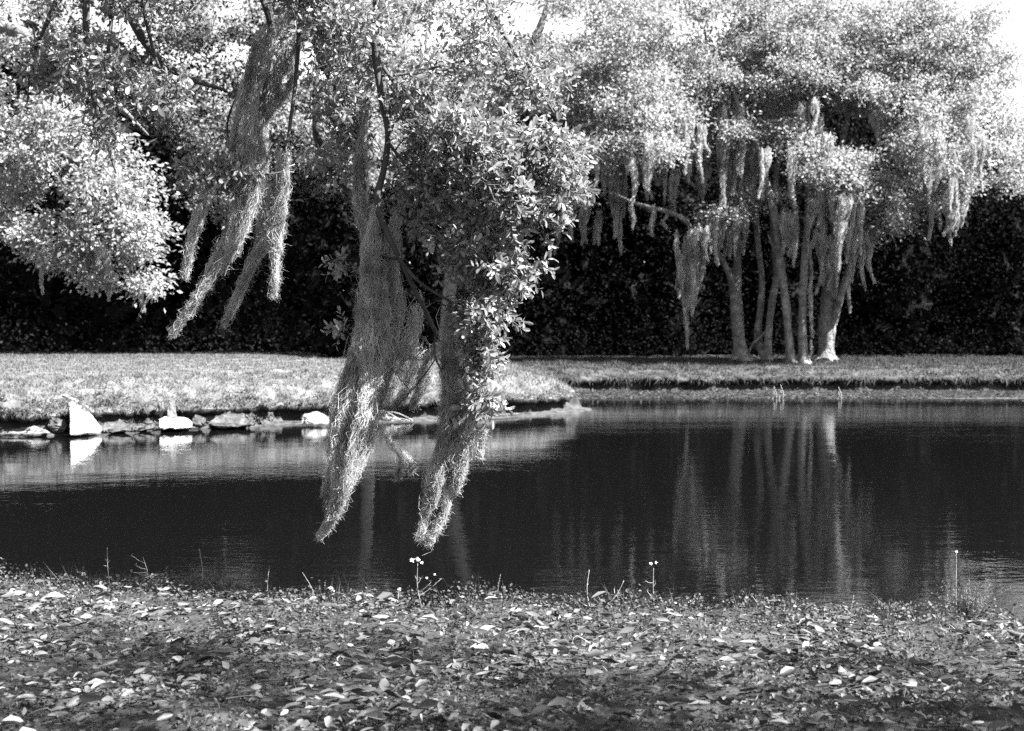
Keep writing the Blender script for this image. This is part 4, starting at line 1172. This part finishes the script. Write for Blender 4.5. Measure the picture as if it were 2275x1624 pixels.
def weed(label, px, top_px, top_py, arms=(), blooms=(), nleaf=6, Yoff=-.08, spike=0, thick=.0028, name='weed'):
    """stem from the bank's edge; arms = (fraction up the stem, dx px, dy px); blooms = (px, py, size px)"""
    x0 = (px - CX) / K * 10.0
    for _ in range(3):
        Y = float(edge_near(np.array(x0))) + Yoff
        x0 = (px - CX) / K * Y
    b0 = np.array([x0, Y, float(height(x0, Y)) - .01])
    tip = at(top_px, top_py, Y)
    root = thing(name, label, 'plant', b0, 'weeds along the edge of the near bank')
    gs = Geo()
    mid_ = (b0 + tip) / 2 + np.array([rng.normal() * .012, 0, 0])
    stem_ = smooth_line([b0, mid_, tip], 12)
    tube(gs, stem_, np.linspace(thick, thick * .5, 12), 5)
    gl = Geo()
    for f_, dx, dy in arms:
        a_ = stem_[int(f_ * 11)]
        e_ = a_ + np.array([dx, 0, -dy]) * Y / K
        tube(gs, smooth_line([a_, (a_ + e_) / 2 + [0, 0, -.006], e_], 6), np.linspace(thick * .7, thick * .4, 6), 4)
        leaves(gl, np.array([e_, e_]), rng.normal(size=(2, 3)) + [0, 0, .8], rdir(2), .022, .009)
    if nleaf:
        tt = rng.uniform(.02, .75, nleaf)
        p_ = stem_[(tt * 11).astype(int)]
        leaves(gl, p_, rng.normal(size=(nleaf, 3)) * [1, 1, .3] + [0, 0, .7], rng.normal(size=(nleaf, 3)) * .5 + [0, -.6, .5], rng.uniform(.02, .05, nleaf), rng.uniform(.006, .013, nleaf))
    if spike:
        tt = rng.uniform(.55, 1, spike)
        p_ = stem_[(tt * 11).astype(int)]
        leaves(gl, p_, rng.normal(size=(spike, 3)) * [1, 1, .3] + [0, 0, 1.2], rdir(spike), rng.uniform(.008, .016, spike), .005)
    link('stem', gs.mesh('stem', M['stalk'], b0), root)
    if gl.n:
        link('foliage', gl.mesh('foliage', M['grass'], b0, smooth=False), root)
    for bx, by, bs in blooms:
        gb = Geo()
        c = at(bx, by, Y)
        r = bs * .42 * Y / K
        m_ = 26
        d = rdir(m_) * [1, 1, .7]
        leaves(gb, c + d * r * .35, d + rng.normal(size=(m_, 3)) * .3, rdir(m_), r * .8, r * .6)
        o = link('flower', gb.mesh('flower', M['petal'], b0, smooth=False), root)
    return root

weed('tall weed with a bent white flower head, in front of the shorter moss tail', 936, 928, 1252, arms=[(.45, 28, -22), (.35, 50, -40), (.6, 8, -14)], blooms=[(916, 1245, 14), (928, 1243, 13), (937, 1250, 9), (966, 1276, 7), (948, 1284, 7)])
weed('weed with a fuzzy grey head and small side buds', 1455, 1452, 1262, arms=[(.65, -17, -4), (.6, 5, -8), (.3, -14, -14)], blooms=[(1446, 1252, 9), (1458, 1250, 8)], nleaf=8)
weed('crooked pale stem standing bare above the ground cover', 1312, 1309, 1266, arms=[(.15, 28, -12), (.1, -24, -14)], nleaf=3, thick=.004)
weed('leaning straw stem right of the crooked pale stem', 1345, 1386, 1290, arms=[(.5, -2, -18)], nleaf=2, thick=.004)
weed('very thin weed with a seed tip, over the left reflections', 240, 238, 1216, nleaf=5, spike=16)
weed('branched weed with one white blossom at its foot', 322, 318, 1238, arms=[(.7, -24, -8), (.55, -36, 0), (.85, -30, -18)], blooms=[(330, 1286, 18), (338, 1281, 12)])
weed('dark thin spike between the branched weed and the moss', 446, 443, 1220, nleaf=5, spike=26)
weed('short grey weed near the left edge', 112, 110, 1264, nleaf=6, spike=10)
weed('stubby weed with a white bud near the left edge', 190, 187, 1276, blooms=[(186, 1276, 13), (192, 1284, 9)], nleaf=5)
weed('low weed with a tuft of leaves on a short stem', 500, 492, 1288, arms=[(.6, 10, -8)], nleaf=7)
weed('tiny white flower on a short stem left of centre', 736, 735, 1308, blooms=[(735, 1306, 11), (741, 1311, 8)], nleaf=4)
weed('drooping white bud on a short stem near the tall weed', 886, 886, 1306, blooms=[(887, 1309, 11)], nleaf=4)
weed('tall pale seed spike at the right edge', 2130, 2125, 1222, blooms=[(2125, 1225, 7)], nleaf=4, spike=20)
weed('thin bent grass stalk left of the tall weed', 700, 672, 1272, nleaf=2, thick=.0018)
weed('thin arching stalk with a dark seed head, left of centre', 590, 598, 1258, nleaf=2, spike=10, thick=.0018)
weed('spindly weed right of the tall flowering weed', 1105, 1112, 1276, nleaf=4, spike=12, thick=.0018)
weed('short leaning sprig on the right part of the edge', 1690, 1672, 1325, nleaf=7)
weed('thick short stalk by the right tufts', 1900, 1897, 1322, nleaf=7, spike=14)

def tuft(label, px, py, hpx, n, spread):
    x0 = (px - CX) / K * 9.6
    Y = float(edge_near(np.array(x0))) - .1
    x0 = (px - CX) / K * Y
    b0 = np.array([x0, Y, float(height(x0, Y)) - .01])
    gg = Geo()
    h_ = hpx * Y / K
    for k in range(n):
        s_ = b0 + rng.normal(size=3) * [spread * .25, spread * .2, 0]
        e_ = s_ + np.array([rng.normal() * spread, rng.normal() * spread * .6, h_ * rng.uniform(.5, 1)])
        tube(gg, smooth_line([s_, (s_ + e_) / 2 + [0, 0, h_ * .15], e_], 6), np.linspace(.0026, .0008, 6), 3)
        m_ = 9
        pp = resample([(s_ + e_) / 2 + [0, 0, h_ * .15], e_], m_)
        leaves(gg, pp, rng.normal(size=(m_, 3)) + [0, 0, .8], rdir(m_), .022, .006)
    return tag(link('grass_tuft', gg.mesh('grass_tuft', M['grass'], b0, smooth=False), loc=b0), label, 'plant', 'grass tufts at the right end of the near bank')
tuft('tall feathery tuft at the right end of the near bank', 2155, 1355, 90, 46, .10)
tuft('short bright tuft left of the feathery one', 1997, 1365, 46, 34, .06)
